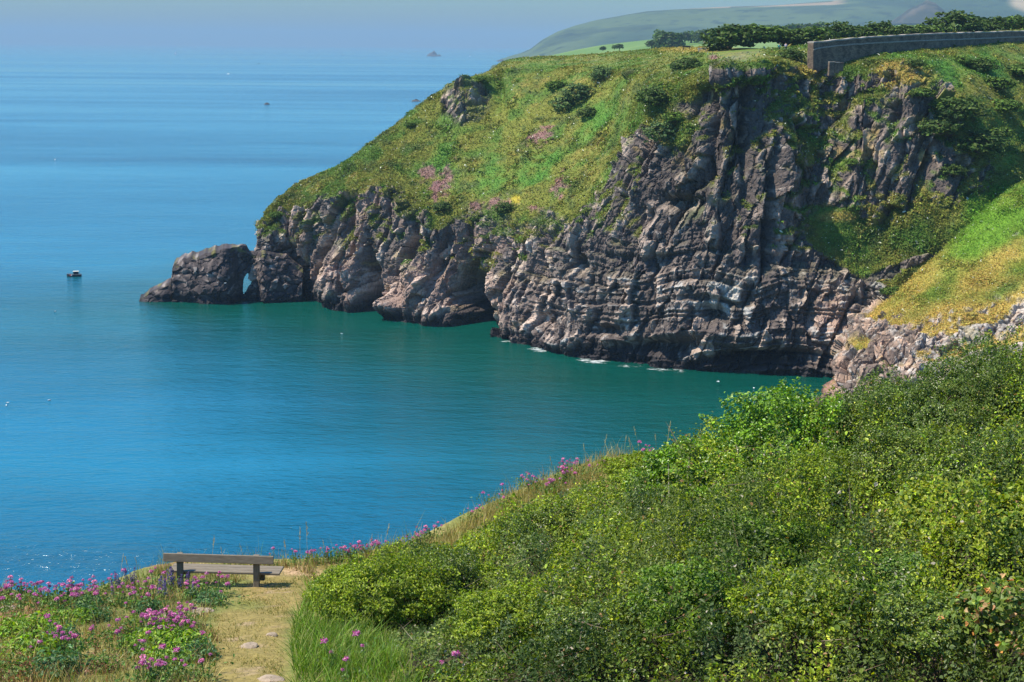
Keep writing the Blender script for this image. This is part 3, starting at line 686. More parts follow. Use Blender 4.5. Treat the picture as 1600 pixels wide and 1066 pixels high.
fid = np.arange(nx * nz).reshape(nx, nz); nfv = nx * nz
Q = []
I, J = np.where(solid)
Q.append(np.stack([fid[I, J], fid[I + 1, J], fid[I + 1, J + 1], fid[I, J + 1]], -1))
Q.append(np.stack([fid[I, J], fid[I, J + 1], fid[I + 1, J + 1], fid[I + 1, J]], -1) + nfv)
pad = np.pad(solid, 1)
for di, dj, a, b_ in ((-1, 0, (0, 0), (0, 1)), (1, 0, (1, 1), (1, 0)), (0, -1, (1, 0), (0, 0)), (0, 1, (0, 1), (1, 1))):
    e = solid & ~pad[1 + di:pad.shape[0] - 1 + di, 1 + dj:pad.shape[1] - 1 + dj]
    I, J = np.where(e); u, v = fid[I + a[0], J + a[1]], fid[I + b_[0], J + b_[1]]
    Q.append(np.stack([u, v, v + nfv, u + nfv], -1))
Va = np.concatenate([Pf.reshape(-1, 3), Pb.reshape(-1, 3)])
fa_ = np.concatenate([ff.ravel(), fb_.ravel()]); Wn = fbm(Va * .6, 4, 460)
ac = mix(np.broadcast_to(C(.045, .036, .036), Va.shape), C(.15, .115, .10), sstep(0, .7, fa_ + .6 * Wn))
ac = mix(ac, C(.13, .12, .03), sstep(.35, .7, Wn + .3) * np.concatenate([(tt[None, :] > .9).repeat(nx, 0).ravel()] * 2) * .8)
ac = mix(ac, C(.30, .27, .25), sstep(.5, .8, fa_ + .4 * Wn) * .5)
ac = mix(ac, C(.018, .016, .02), (1 - sstep(1, 3.2, Va[:, 2] + Wn * 1.5)) * .9)
arch = raw_mesh('sea_arch', Va, np.concatenate(Q), ac, M_ARCH)
tag(arch, 'dark rock ridge pierced by a narrow arch, running out from the headland tip', 'rock arch')

# ------------------------------------------------------------------ stone wall on the plateau
def wall_mat(name, c1, c2, sc):
    m, ns, ls, b = new_mat(name)
    tc = ns.new('ShaderNodeTexCoord'); mp = ns.new('ShaderNodeMapping'); ls.new(tc.outputs['Object'], mp.inputs[0]); mp.inputs['Rotation'].default_value = (R(90), 0, 0)
    br = ns.new('ShaderNodeTexBrick'); br.inputs['Scale'].default_value = sc; ls.new(mp.outputs[0], br.inputs['Vector'])
    br.inputs['Color1'].default_value = (*c1, 1); br.inputs['Color2'].default_value = (*c2, 1); br.inputs['Mortar'].default_value = (.10, .09, .08, 1); br.inputs['Mortar Size'].default_value = .03
    nz = N(ns, 'ShaderNodeTexNoise', Scale=.7, Detail=8.0, Roughness=.75); ls.new(tc.outputs['Object'], nz.inputs['Vector'])
    mx = ns.new('ShaderNodeMix'); mx.data_type = 'RGBA'; mx.blend_type = 'MULTIPLY'; mx.inputs[0].default_value = .9
    ls.new(br.outputs[0], mx.inputs[6]); ls.new(ramp(ns, ls, nz.outputs[0], [(.36, (.30, .27, .25)), (.62, (1.35, 1.25, 1.15))]), mx.inputs[7])
    ls.new(mx.outputs[2], b.inputs['Base Color']); b.inputs['Roughness'].default_value = .9
    bp = N(ns, 'ShaderNodeBump', Strength=.6, Distance=.05); ls.new(nz.outputs[0], bp.inputs['Height']); ls.new(bp.outputs[0], b.inputs['Normal'])
    return m
M_WALL = wall_mat('rubble_wall', (.10, .066, .038), (.185, .13, .08), 1.3)
M_COPE = mat_plain('coping_stone', (.24, .21, .17), .85, 3, .35, .3, .03)
wp = [(1271, 66, 108, 277), (1285, 65, 96, 279), (1320, 61, 90, 282), (1360, 58, 86, 285), (1400, 55.5, 82, 289), (1450, 53, 78, 296), (1500, 51.5, 74, 308), (1550, 50, 70, 318), (1600, 48, 66, 328), (1660, 46, 62, 336)]
_w = np.array(wp, float); _t = np.linspace(1271, 1660, 70); _r = np.random.default_rng(5)
wp = [(a, np.interp(a, _w[:, 0], _w[:, 1]) + _r.normal(0, .35), np.interp(a, _w[:, 0], _w[:, 2]), np.interp(a, _w[:, 0], _w[:, 3])) for a in _t]
wt = np.array([at(a, b_, y) for a, b_, _, y in wp]); wb = np.array([at(a, c_, y) for a, _, c_, y in wp])
wroot = empty('stone_wall', tuple(wb[0]))
def ribbon(mb, pts_t, pts_b, th, off=0.0, dz0=0, dz1=0):
    """vertical wall along a polyline: front at the line, th thick towards the back"""
    rs = []
    for i in range(len(pts_t)):
        t = pts_t[min(i + 1, len(pts_t) - 1)] - pts_t[max(i - 1, 0)]; n = np.array([-t[1], t[0], 0]); n /= np.linalg.norm(n)
        if n[1] < 0: n = -n
        f = -n * off; k = n * th
        a, b_ = pts_b[i] - wb[0], pts_t[i] - wb[0]
        rs.append([a + f + (0, 0, dz0), b_ + f + (0, 0, dz1), b_ + k + (0, 0, dz1), a + k + (0, 0, dz0)])
    mb.rings(rs)
mb = MB(); ribbon(mb, wt, wb, 1.3, 0, -1.5, -.22); mb.build('wall_body', M_WALL, wroot)
mb = MB(); ribbon(mb, wt, wt, 1.4, .12, -.22, .05); mb.build('coping', M_COPE, wroot)
st = wt + (wb - wt) * np.linspace(.28, .55, len(wt))[:, None]
mb = MB(); ribbon(mb, st, st, .05, .14, -.14, .1); mb.build('string_course', M_COPE, wroot)
# return face at the left end
mb = MB()
e0 = wt[0] - wb[0]; q0 = at(1263.5, 80, 280) - wb[0]; q0b = at(1263.5, 109, 280) - wb[0]
mb.rings([[(0, -.02, -1.5), (e0[0], e0[1] - .02, e0[2] - 1.1), (e0[0], e0[1] + 1.2, e0[2] - 1.1), (0, 1.2, -1.5)], [q0b + (0, 0, -1.5), q0, q0 + (0, 1.2, 0), q0b + (0, 1.2, -1.5)]]); mb.build('end_pier', M_WALL, wroot)
tag(wroot, 'long grey stone fort wall with pale coping along the headland top', 'wall')
sp0 = at(1297, 114, 275); sroot = empty('ruined_wall', tuple(sp0))
mb = MB(); mb.box((.2, 0, .9), (1.5, 1.2, 3.4), .1, .08); mb.box((1.6, .7, 1.2), (1.8, 1.1, 2.6), .6, .08); mb.box((3.0, 1.7, 1.5), (1.8, 1.0, 2.2), .6, .08); mb.build('wall_body', M_WALL, sroot)
mb = MB(); mb.box((.3, 0, 2.72), (1.7, 1.3, .2), .1, .05); mb.box((1.7, .75, 2.6), (1.9, 1.2, .2), .6, .05); mb.build('coping', M_COPE, sroot)
sroot.scale = (.7, .7, .75)
tag(sroot, 'short broken stub of stone wall below the end of the fort wall', 'wall')

# ------------------------------------------------------------------ far land
hp = [(770, 96), (785, 92), (800, 86), (815, 82), (832, 75), (850, 61), (872, 49), (900, 39), (930, 31), (980, 22), (1010, 17), (1060, 14), (1120, 11), (1160, 10), (1220, 8), (1290, 2), (1350, -4), (1450, -14), (1600, -26), (1800, -40)]
hp = np.array(hp, float)
nu, nv = 260, 120
pu = np.linspace(770, 1800, nu); pv = np.interp(pu, hp[:, 0], hp[:, 1])
Ytop = 5600 + 1500 * (pu - 770) / 1030
TT = at(pu, pv, Ytop); TT[:, 2] = np.maximum(TT[:, 2], 0)
base_off = np.interp(pu, [770, 900, 1200, 1800], [120, 900, 1900, 2600])
t = np.linspace(0, 1, nv)
Hx = TT[:, None, 0] - t[None, ::-1] * base_off[:, None] * .12; Hy = TT[:, None, 1] - t[None, ::-1] * base_off[:, None]
prof = np.sin(t * math.pi / 2) ** 1.1
Hz = TT[:, None, 2] * prof[None, :] - 2
W = np.stack([Hx, Hy, Hz], -1)
f = fbm(W * np.array([.0022, .0022, .002]), 4, 500)
W[..., 2] += f * 26 * np.sin(t * math.pi)[None, :] * np.minimum(TT[:, None, 2] / 120, 1)
# behind the crest
Bk = W[:, -1:, :] + np.array([0, 1500, 0]); Bk[..., 2] = -2
W = np.concatenate([W, Bk], 1)
PX0, PY0 = proj(W); f = fbm(W * np.array([.0022, .0022, .002]), 4, 500)
fl = vn(np.stack([W[..., 0] / 420 + .3 * f, W[..., 1] / 700, 0 * f], -1), 520)
hc = mix(np.broadcast_to(C(.028, .050, .022), W.shape), C(.060, .085, .03), sstep(.35, .6, fl))
hc = mix(hc, C(.02, .034, .018), sstep(.05, .35, fbm(W * .006, 4, 530)) * .7)
hc = mix(hc, C(.012, .022, .012), sstep(.16, .3, fbm(W * .02, 3, 535) * (1 + .6 * f)) * .75)
bf = sstep(1000, 1040, PX0) * (1 - sstep(1300, 1330, PX0)) * sstep(13, 11, PY0 - .006 * (1290 - PX0) - .02 * (1100 - PX0)) * (PY0 > -5)
hc = mix(hc, C(.30, .20, .12), bf * .8)
hc = mix(hc, C(.36, .27, .16), sstep(1570, 1590, PX0) * sstep(22, 12, PY0 - .35 * (PX0 - 1600)) * .8)
for (xa, ya, xb, yb) in [(1140, 12, 1300, 2), (1290, 12, 1420, 2), (1150, 17, 1290, 9), (1420, 5, 1600, 22), (1290, 10, 1410, 1)]:
    ab = np.array([xb - xa, yb - ya]); L2 = ab @ ab; tq = np.clip(((PX0 - xa) * ab[0] + (PY0 - ya) * ab[1]) / L2, 0, 1)
    dd = np.hypot(PX0 - xa - tq * ab[0], PY0 - ya - tq * ab[1]); hc = mix(hc, C(.025, .045, .02), sstep(1.6, .6, dd) * .8)
far_hills = raw_mesh('hills', W.reshape(-1, 3), grid_faces(nu, nv + 1), hc.reshape(-1, 3), M_HILL, smooth=True)
tag(far_hills, 'far hazy hills with fields and hedges falling to the sea', None, None, 'structure')
# craggy knoll in front of the hills, right
def knoll(name, cx, cy, Y, wpx, hpx, colr, label, seed):
    n_, m_ = 60, 40
    c0 = at(cx, cy, Y); wx = wpx / F * Y; hz_ = hpx / F * Y
    th = np.linspace(0, 2 * math.pi, n_); rr_ = np.linspace(0, 1, m_)
    X = c0[0] + wx * rr_[None, :] * np.cos(th)[:, None]; Yy = c0[1] + 1.6 * wx * rr_[None, :] * np.sin(th)[:, None]
    Z = c0[2] + hz_ * (1 - rr_[None, :] ** 1.3) - 0.0 * X
    W = np.stack([X, Yy, Z], -1); f = fbm(W * .02, 4, seed); W[..., 2] += f * hz_ * .3 * (1 - rr_[None, :])
    cc_ = mix(np.broadcast_to(C(*colr), W.shape), C(.07, .06, .05), sstep(.0, .4, f))
    o = raw_mesh(name, W.reshape(-1, 3), grid_faces(n_, m_), cc_.reshape(-1, 3), M_HILL, smooth=True)
    return tag(o, label, None, None, 'structure')
knoll('hill', 1445, 38, 4200, 52, 33, (.028, .032, .028), 'dark craggy hill in front of the far slopes', 540)
# farmland in the middle distance
mp_ = np.array([(770, 102), (790, 97), (820, 91), (850, 88), (880, 82), (905, 77), (940, 71), (980, 66), (1030, 60), (1080, 56), (1150, 52), (1230, 48), (1300, 44), (1400, 40), (1700, 34)], float)
nu, nv = 160, 60
pu = np.linspace(770, 1700, nu); pv = np.interp(pu, mp_[:, 0], mp_[:, 1])
TT = at(pu, pv, 1650 + .3 * (pu - 770)); t = np.linspace(0, 1, nv)
dz = np.interp(pu, [770, 850, 950, 1700], [45, 30, 20, 20])
Hy = TT[:, None, 1] - (1 - t)[None, :] * 700; Hx = TT[:, None, 0] * (1 + 0 * t[None, :]) - (1 - t)[None, :] * 20
Hz = TT[:, None, 2] - dz[:, None] * (1 - t)[None, :] ** 1.3
W = np.stack([Hx, Hy, Hz], -1); W[..., 2] += fbm(W * .008, 3, 560) * 2
Bk = W[:, -1:, :] + np.array([0, 400, -60.]); Fk = W[:, :1, :] + np.array([0, -60, -70.]); W = np.concatenate([Fk, W, Bk], 1)
PX0, PY0 = proj(W)
fc_ = mix(np.broadcast_to(C(.085, .15, .035), W.shape), C(.12, .18, .05), sstep(-.2, .3, fbm(W * .012, 4, 570)))
fc_ = mix(fc_, C(.045, .06, .04), (1 - sstep(820, 870, PX0)) * .9)
farm = raw_mesh('farmland', W.reshape(-1, 3), grid_faces(nu, nv + 2), fc_.reshape(-1, 3), M_HILL, smooth=True)
tag(farm, 'hazy green field beyond the headland top', None, None, 'structure')
def tree_proto(seed, cols):
    root = empty('tree')
    V_, Q_, c_ = crown_arrays((1, 1, .95), 900, .34, .24, cols, None, .5, 2.0, -.6, .5, seed)
    V_[:, 2] += .8
    raw_mesh('crown', V_, Q_, c_, M_LEAF, root)
    mb = MB(); mb.tube([(0, 0, -.3), (.03, 0, .5), (0, .04, 1.3)], [.14, .10, .05], 6)
    for a in range(4): mb.tube([(0, 0, .5 + .1 * a), (.5 * math.cos(a * 1.7), .5 * math.sin(a * 1.7), 1.2)], [.06, .02], 5)
    mb.build('trunk', M_TWIG, root); return root
protoT = [tree_proto(31, DARK), tree_proto(33, MID), tree_proto(37, DARK + MID)]
trees = [(942, 73, 2), (960, 71, 2), (968, 70, 2.6), (1018, 66, 3.5), (1036, 58, 9), (1046, 62, 9.5), (1054, 57, 6), (1070, 55, 5), (1080, 56, 6.5), (1092, 52, 5.5), (1104, 54, 7), (1112, 49, 5), (1122, 50, 5), (1136, 47, 6), (1146, 51, 5), (1158, 46, 6), (1174, 46, 6), (1188, 48, 5), (1200, 44, 6), (1216, 46, 6), (1232, 44, 6), (1248, 42, 6), (1264, 43, 6), (1280, 41, 6), (1046, 72, 5.5), (1060, 73, 4)]
trees.sort()
TORD = ORD + ['twenty-first', 'twenty-second', 'twenty-third', 'twenty-fourth', 'twenty-fifth', 'twenty-sixth']
for i, (x, y, s) in enumerate(trees):
    q = at(x, y + 3, 1250 + (150 if y < 60 else -50) + 30 * math.sin(i * 2))
    put(protoT, i % 3, q - np.array([0, 0, s * .75]), s, i * 1.9, f'{TORD[i]} tree from the left in the hazy far field', 'tree', 'trees in the far field')

# ------------------------------------------------------------------ rocks out at sea
M_ROCK = mat_plain('islet_rock', (.06, .055, .055), .85, .8, .5, .6, .5)
def islet(px, py, wpx, hpx, label, seed, name='rock_islet', split=None):
    c0 = sea_at(px, py); Y = c0[1]; wx = wpx / F * Y / 2; hz_ = hpx / F * Y
    n_, m_ = 36, 14; th = np.linspace(0, 2 * math.pi, n_); rr_ = np.linspace(0, 1, m_)
    X = wx * rr_[None, :] * np.cos(th)[:, None]; Yy = wx * .6 * rr_[None, :] * np.sin(th)[:, None]
    W = np.stack([X, Yy, 0 * X], -1); f, _ = facets(W / wx * 3.2, seed); f2 = fbm(W / wx * 2, 3, seed)
    W[..., 2] = hz_ * ((1 - rr_[None, :] ** 2.6) * (1 + .35 * f + .4 * f2)) - hz_ * .12
    if split: W[..., 2] *= 1 - .85 * np.exp(-((X / wx - split) / .12) ** 2)
    o = raw_mesh(name, W.reshape(-1, 3), grid_faces(n_, m_), np.broadcast_to(C(.05, .045, .045), W.shape).reshape(-1, 3), M_ROCK)
    o.location = (c0[0], c0[1], 0)
    return tag(o, label, 'rock')
islet(678, 88, 25, 6, 'flat topped rock islet far out near the horizon', 600, split=.45)
islet(417, 163.5, 10, 3, 'low black rock awash in the open sea, with a streak beside it', 610)
islet(650, 158.5, 16, 3, 'black rock just showing beside the headland ridge', 620)
islet(782, 96, 14, 3, 'thin dark reef off the foot of the far hills', 630)

# ------------------------------------------------------------------ near ground: where one stands, the bench lawn, the thicket bank
gp = []
def g_at(px, py, Y, dz=0.0): gp.append(at(px, py, Y) - np.array([0, 0, dz]))
for x in (-30, -12, 0, 12, 30, 60): gp.append(np.array([x, 0.0, 58.2])); gp.append(np.array([x, -14.0, 61.0]))
for q in [(-300, 1066, 20.5), (0, 1066, 20.5), (200, 1066, 20.5), (400, 1066, 20.5), (0, 990, 24.2), (200, 1000, 23.8), (400, 1000, 23.5), (420, 940, 27.5), (200, 945, 27), (0, 945, 27), (345, 917, 29.4), (250, 900, 30.4), (140, 925, 29), (470, 887, 31.5), (550, 880, 32), (-300, 950, 27)]: g_at(*q)
for q in [(620, 862, 33), (700, 838, 34.5), (760, 800, 35.2), (830, 768, 36), (950, 722, 37), (1050, 706, 37.5)]: g_at(*q)
for q in [(1180, 690, 38, .9), (1350, 660, 38, 1.0), (1500, 605, 36, 1.2), (1600, 555, 34, 1.3), (1700, 520, 33, 1.3), (1000, 1066, 16.5, .9), (1300, 1066, 15.5, .9), (1600, 1066, 15, .9), (1800, 1066, 15, .9), (1000, 900, 23, .8), (1400, 900, 21, .9), (1700, 850, 21, .9), (1400, 760, 28, .9), (1150, 780, 30, .8), (700, 950, 24.5, .7), (600, 1000, 22, .3), (680, 1066, 18.5, .6), (850, 860, 29, .7), (1600, 700, 27, 1.0), (560, 930, 27, .2)]: g_at(*q)
gp = np.array(gp)
def tps(r2): return np.where(r2 > 0, r2 * np.log(r2 + 1e-12), 0)
A_ = tps(((gp[:, None, :2] - gp[None, :, :2]) ** 2).sum(-1)) + np.eye(len(gp)) * 4.0
Pm = np.c_[np.ones(len(gp)), gp[:, :2]]
KM = np.block([[A_, Pm], [Pm.T, np.zeros((3, 3))]])
sol = np.linalg.solve(KM, np.r_[gp[:, 2], 0, 0, 0])
def g_raw(x, y):
    x = np.asarray(x, float); y = np.asarray(y, float)
    xc = np.clip(x, -30, 55); yc = np.clip(y, -14, 46)
    r = sol[-3] + sol[-2] * xc + sol[-1] * yc
    for k in range(len(gp)): r = r + sol[k] * tps((xc - gp[k, 0]) ** 2 + (yc - gp[k, 1]) ** 2)
    return r
EDGE = np.array([at(*q)[:2] for q in [(-500, 905, 31.5), (-200, 915, 30), (0, 924, 29.2), (85, 944, 28.4), (150, 925, 29.6), (210, 900, 31.2), (270, 884, 32.2), (440, 880, 32.3), (530, 874, 32.6), (620, 857, 33.6), (700, 832, 35.2), (760, 792, 36), (830, 756, 36.8), (950, 712, 37.8), (1050, 698, 38.3), (1180, 688, 39.5), (1350, 660, 40), (1500, 600, 39), (1700, 540, 38), (2300, 500, 40)]])
def edge_y(x): return np.interp(x, EDGE[:, 0], EDGE[:, 1])
def ground(x, y):
    z = g_raw(x, y); d = y - edge_y(x)
    w3 = np.stack([np.asarray(x) * .5, np.asarray(y) * .5, 0 * np.asarray(x)], -1)
    d = d + .5 * fbm(w3, 3, 700)
    dd = np.maximum(d, 0)
    return np.maximum(z - np.minimum(dd * dd * 1.2, dd * 3.2 + .0), -4)
def ground_hit(px, py, lift=0.0):
    d = rays(px, py); lo, hi = 8.0, 60.0; prev = 8.0
    for Y in np.arange(8, 60, .1):
        q = EYE + d * (Y / d[1])
        if q[2] < float(ground(q[0], q[1])) + lift:
            return q
    return EYE + d * (36 / d[1])
ax = np.concatenate([-np.geomspace(140, 16.2, 22), np.arange(-16, 24, .14), np.geomspace(24.2, 150, 22)])
ay = np.concatenate([np.linspace(-40, 11, 18), np.arange(11.2, 42, .14), np.geomspace(42.2, 75, 40)])
GX, GY = np.meshgrid(ax, ay, indexing='ij'); GZ = ground(GX, GY)
W = np.stack([GX, GY, GZ], -1)
W[..., 2] += .05 * fbm(W * 1.6, 4, 710) + .03 * fbm(W * 6, 2, 715)
PX0, PY0 = proj(W)
n1 = fbm(W * .5, 4, 720); n2 = fbm(W * 2.2, 4, 730)
c = mix(np.broadcast_to(C(.13, .135, .035), W.shape), C(.26, .19, .075), sstep(-.1, .3, n1 + .5 * n2))
c = mix(c, C(.24, .115, .065), sstep(.0, .35, n1 + .4 * fbm(W * 1.1, 3, 735)) * (1 - sstep(250, 320, PX0)) * .8)
def pathmask(PX, PY):
    cx = np.interp(PY, [880, 900, 930, 960, 1000, 1066, 1150], [470, 455, 425, 395, 385, 390, 400]); hw = np.interp(PY, [880, 900, 950, 1000, 1066, 1150], [60, 66, 62, 66, 66, 70])
    return np.exp(-((PX - cx) / hw) ** 4) * (PY > 878)
pm = pathmask(PX0, PY0) * (GY > 5) * (GY < 33)
c = mix(c, C(.215, .155, .05), sstep(.3, .8, pm + .35 * n2) * .75)
c = mix(c, C(.29, .205, .13), pm * sstep(.15, .4, n2 + .3 * n1) * .7)
c = mix(c, C(.42, .27, .16), sstep(.4, .9, blob(PX0, PY0, 470, 893, 42, 12) + blob(PX0, PY0, 300, 962, 30, 7, -10) + .25 * n2) * .8)
c = mix(c, C(.12, .145, .03), sstep(.4, .9, blob(PX0, PY0, 375, 945, 55, 16) + .3 * n2) * .6)
# earth under the thicket painted dark, standing in for shade in its gaps
thk = blob(PX0, PY0, 1100, 900, 10, 10) * 0
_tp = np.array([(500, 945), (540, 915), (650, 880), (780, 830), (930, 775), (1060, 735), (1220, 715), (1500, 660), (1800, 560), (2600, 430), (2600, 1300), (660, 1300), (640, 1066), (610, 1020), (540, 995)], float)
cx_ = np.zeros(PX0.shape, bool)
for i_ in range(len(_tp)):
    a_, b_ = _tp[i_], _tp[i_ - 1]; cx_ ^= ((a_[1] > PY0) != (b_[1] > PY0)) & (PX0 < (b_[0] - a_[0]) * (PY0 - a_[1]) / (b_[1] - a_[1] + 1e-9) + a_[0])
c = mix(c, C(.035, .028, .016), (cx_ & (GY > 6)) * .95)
# rock of the bank below the edge
c = mix(c, C(.22, .17, .14), sstep(.8, 2.5, GY - edge_y(GX)))
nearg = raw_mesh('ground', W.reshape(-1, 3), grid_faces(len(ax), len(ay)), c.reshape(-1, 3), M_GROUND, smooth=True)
tag(nearg, 'worn turf and bare earth of the viewpoint with a path to the bench', None, None, 'structure')

# ------------------------------------------------------------------ thicket
def poly_world(pts, lift=0.0): return np.array([ground_hit(a, b_, lift)[:2] for a, b_ in pts])
def in_poly(xy, poly):
    c_ = np.zeros(len(xy), bool); n = len(poly); x, y = xy[:, 0], xy[:, 1]
    for i in range(n):
        j = i - 1
        q = ((poly[i, 1] > y) != (poly[j, 1] > y)) & (x < (poly[j, 0] - poly[i, 0]) * (y - poly[i, 1]) / (poly[j, 1] - poly[i, 1] + 1e-12) + poly[i, 0]); c_ ^= q
    return c_
TH = [(492, 930), (520, 902), (580, 884), (650, 868), (720, 846), (780, 812), (850, 786), (930, 762), (1000, 742), (1060, 722), (1130, 712), (1220, 705), (1350, 690), (1480, 650), (1600, 600), (1720, 560), (2350, 470), (2350, 1150), (650, 1150), (625, 1066), (600, 1010), (540, 985), (500, 965)]
th_poly = poly_world(TH)
lo, hi = th_poly.min(0), th_poly.max(0)
def scatter(poly, dens, cap=10**7):
    lo, hi = poly.min(0), poly.max(0); n = min(int((hi - lo).prod() * dens), cap)
    xy = rng.random((n, 2)) * (hi - lo) + lo
    return xy[in_poly(xy, poly)]
xy = scatter(th_poly, 2100)
W2 = np.c_[xy, np.zeros(len(xy))]
# thin out what no viewpoint near the camera could see
z = ground(xy[:, 0], xy[:, 1])
px, py = proj(np.c_[xy, z + .5]); ok = (px > 380) & ((px < 1760) | ((px < 2300) & (rng.random(len(px)) < .3))) & (py < 1190); xy, z, W2 = xy[ok], z[ok], W2[ok]
lmp = fbm(W2 * .75, 4, 800); lmp2 = fbm(W2 * 1.9, 3, 810)
# lower towards the path edge
de = dist_poly(xy, np.vstack([th_poly, th_poly[:1]]))
lmp3 = fbm(W2 * 4.2, 2, 817)
def heap(q):
    return .12 + 2.0 * np.abs(fbm(q * .42, 2, 800)) + 1.8 * np.abs(fbm(q * 1.05, 2, 803)) + .35 * fbm(q * 1.9, 3, 810)
hgt_ = (.5 + .5 * sstep(-1.5, 4, xy[:, 0])) * (heap(W2) + .24 * lmp3) * (1 + .35 * sstep(2, 6, de)) * sstep(0, 2.4, de) + .12
hgt_ = np.maximum(hgt_, .08)
u = rng.random(len(xy)) ** 1.5
keep = rng.random(len(xy)) < np.clip(.52 + 1.5 * fbm(W2 * 5.5, 2, 815) + .9 * lmp3 + .4 * lmp2, .02, 1)
cen = np.c_[xy, z + hgt_ * (1 - .9 * u) + rng.normal(0, .05, len(xy))][keep]
W2k = W2[keep]
tone = fbm(W2k * .32, 3, 820); tone2 = fbm(W2k * 1.3, 3, 830)
lc = pick([(.15, .215, .014), (.22, .28, .018), (.085, .125, .014), (.27, .30, .03)], len(cen), .40)
lc = mix(lc, C(.25, .29, .018), sstep(.0, .5, tone + .5 * tone2) * .7)
lc = mix(lc, C(.04, .075, .02), sstep(.05, .4, -tone + .4 * tone2) * .75)
tone3 = fbm(W2k * .8, 3, 840); lc = mix(lc, C(.035, .062, .016), sstep(.08, .34, tone3 + .3 * tone2) * .8); tone4 = fbm(W2k * .6, 3, 845); lc = mix(lc, C(.11, .15, .06), sstep(.15, .4, tone4) * .5)
br_ = rng.random(len(cen)); lc[br_ < .012] = C(.26, .15, .06); lc[(br_ > .012) & (br_ < .016)] = C(.42, .36, .28)
nn = np.c_[rng.normal(0, .3, (len(cen), 2)), np.ones(len(cen))]
# slopes of the lumps
ep = .15
gxn = heap(W2k + [ep, 0, 0]) - heap(W2k - [ep, 0, 0]); gyn = heap(W2k + [0, ep, 0]) - heap(W2k - [0, ep, 0])
nn[:, 0] -= gxn * 3.2; nn[:, 1] -= gyn * 3.2; nn /= np.linalg.norm(nn, axis=1, keepdims=True)
ln = (.053 + .04 * sstep(1740, 1800, proj(cen)[0])) * np.exp(rng.normal(0, .28, len(cen)))
V_, Q_, c_ = leaves_arrays(cen, nn, ln, ln * .62, np.clip(lc * 1.15, .01, .7), .5)
kc = rng.choice(len(cen), 900)
Vc, Qc, cc2 = leaves_arrays(cen[kc] + np.array([0, 0, .05]), nn[kc], rng.uniform(.3, 1.1, 900), .014, pick([(.20, .14, .09), (.14, .10, .06), (.26, .20, .14)], 900), .35)
V_ = np.concatenate([V_, Vc]); Q_ = np.concatenate([Q_, Qc + len(c_)]); c_ = np.concatenate([c_, cc2])
ug = raw_mesh('undergrowth', V_, Q_, c_, M_LEAF)
tag(ug, 'tangled bramble and ivy undergrowth filling the bank between the shrubs', None, None, 'stuff')
print('undergrowth leaves', len(cen))

PALS = {
 'bramble': ([(.16, .225, .014), (.23, .285, .02), (.09, .13, .014)], .053, M_LEAF),
 'dark': ([(.075, .12, .014), (.11, .155, .018), (.045, .072, .013), (.15, .19, .026)], .05, M_GLOSSY),
 'ivy': ([(.11, .21, .010), (.155, .265, .014), (.07, .14, .010)], .075, M_GLOSSY),
 'thorn': ([(.07, .11, .013), (.095, .145, .018), (.14, .19, .028), (.042, .068, .013)], .052, M_GLOSSY),
 'sycamore': ([(.20, .24, .02), (.15, .20, .02), (.24, .25, .025), (.11, .17, .022)], .10, M_LEAF),
 'orange': ([(.10, .15, .025), (.14, .18, .03), (.36, .16, .05), (.30, .20, .09)], .09, M_LEAF),
 'pale': ([(.11, .18, .03), (.14, .20, .04), (.08, .14, .025), (.45, .42, .28)], .058, M_LEAF),
 'lime': ([(.11, .19, .02), (.14, .22, .022), (.08, .15, .02)], .065, M_LEAF),
}
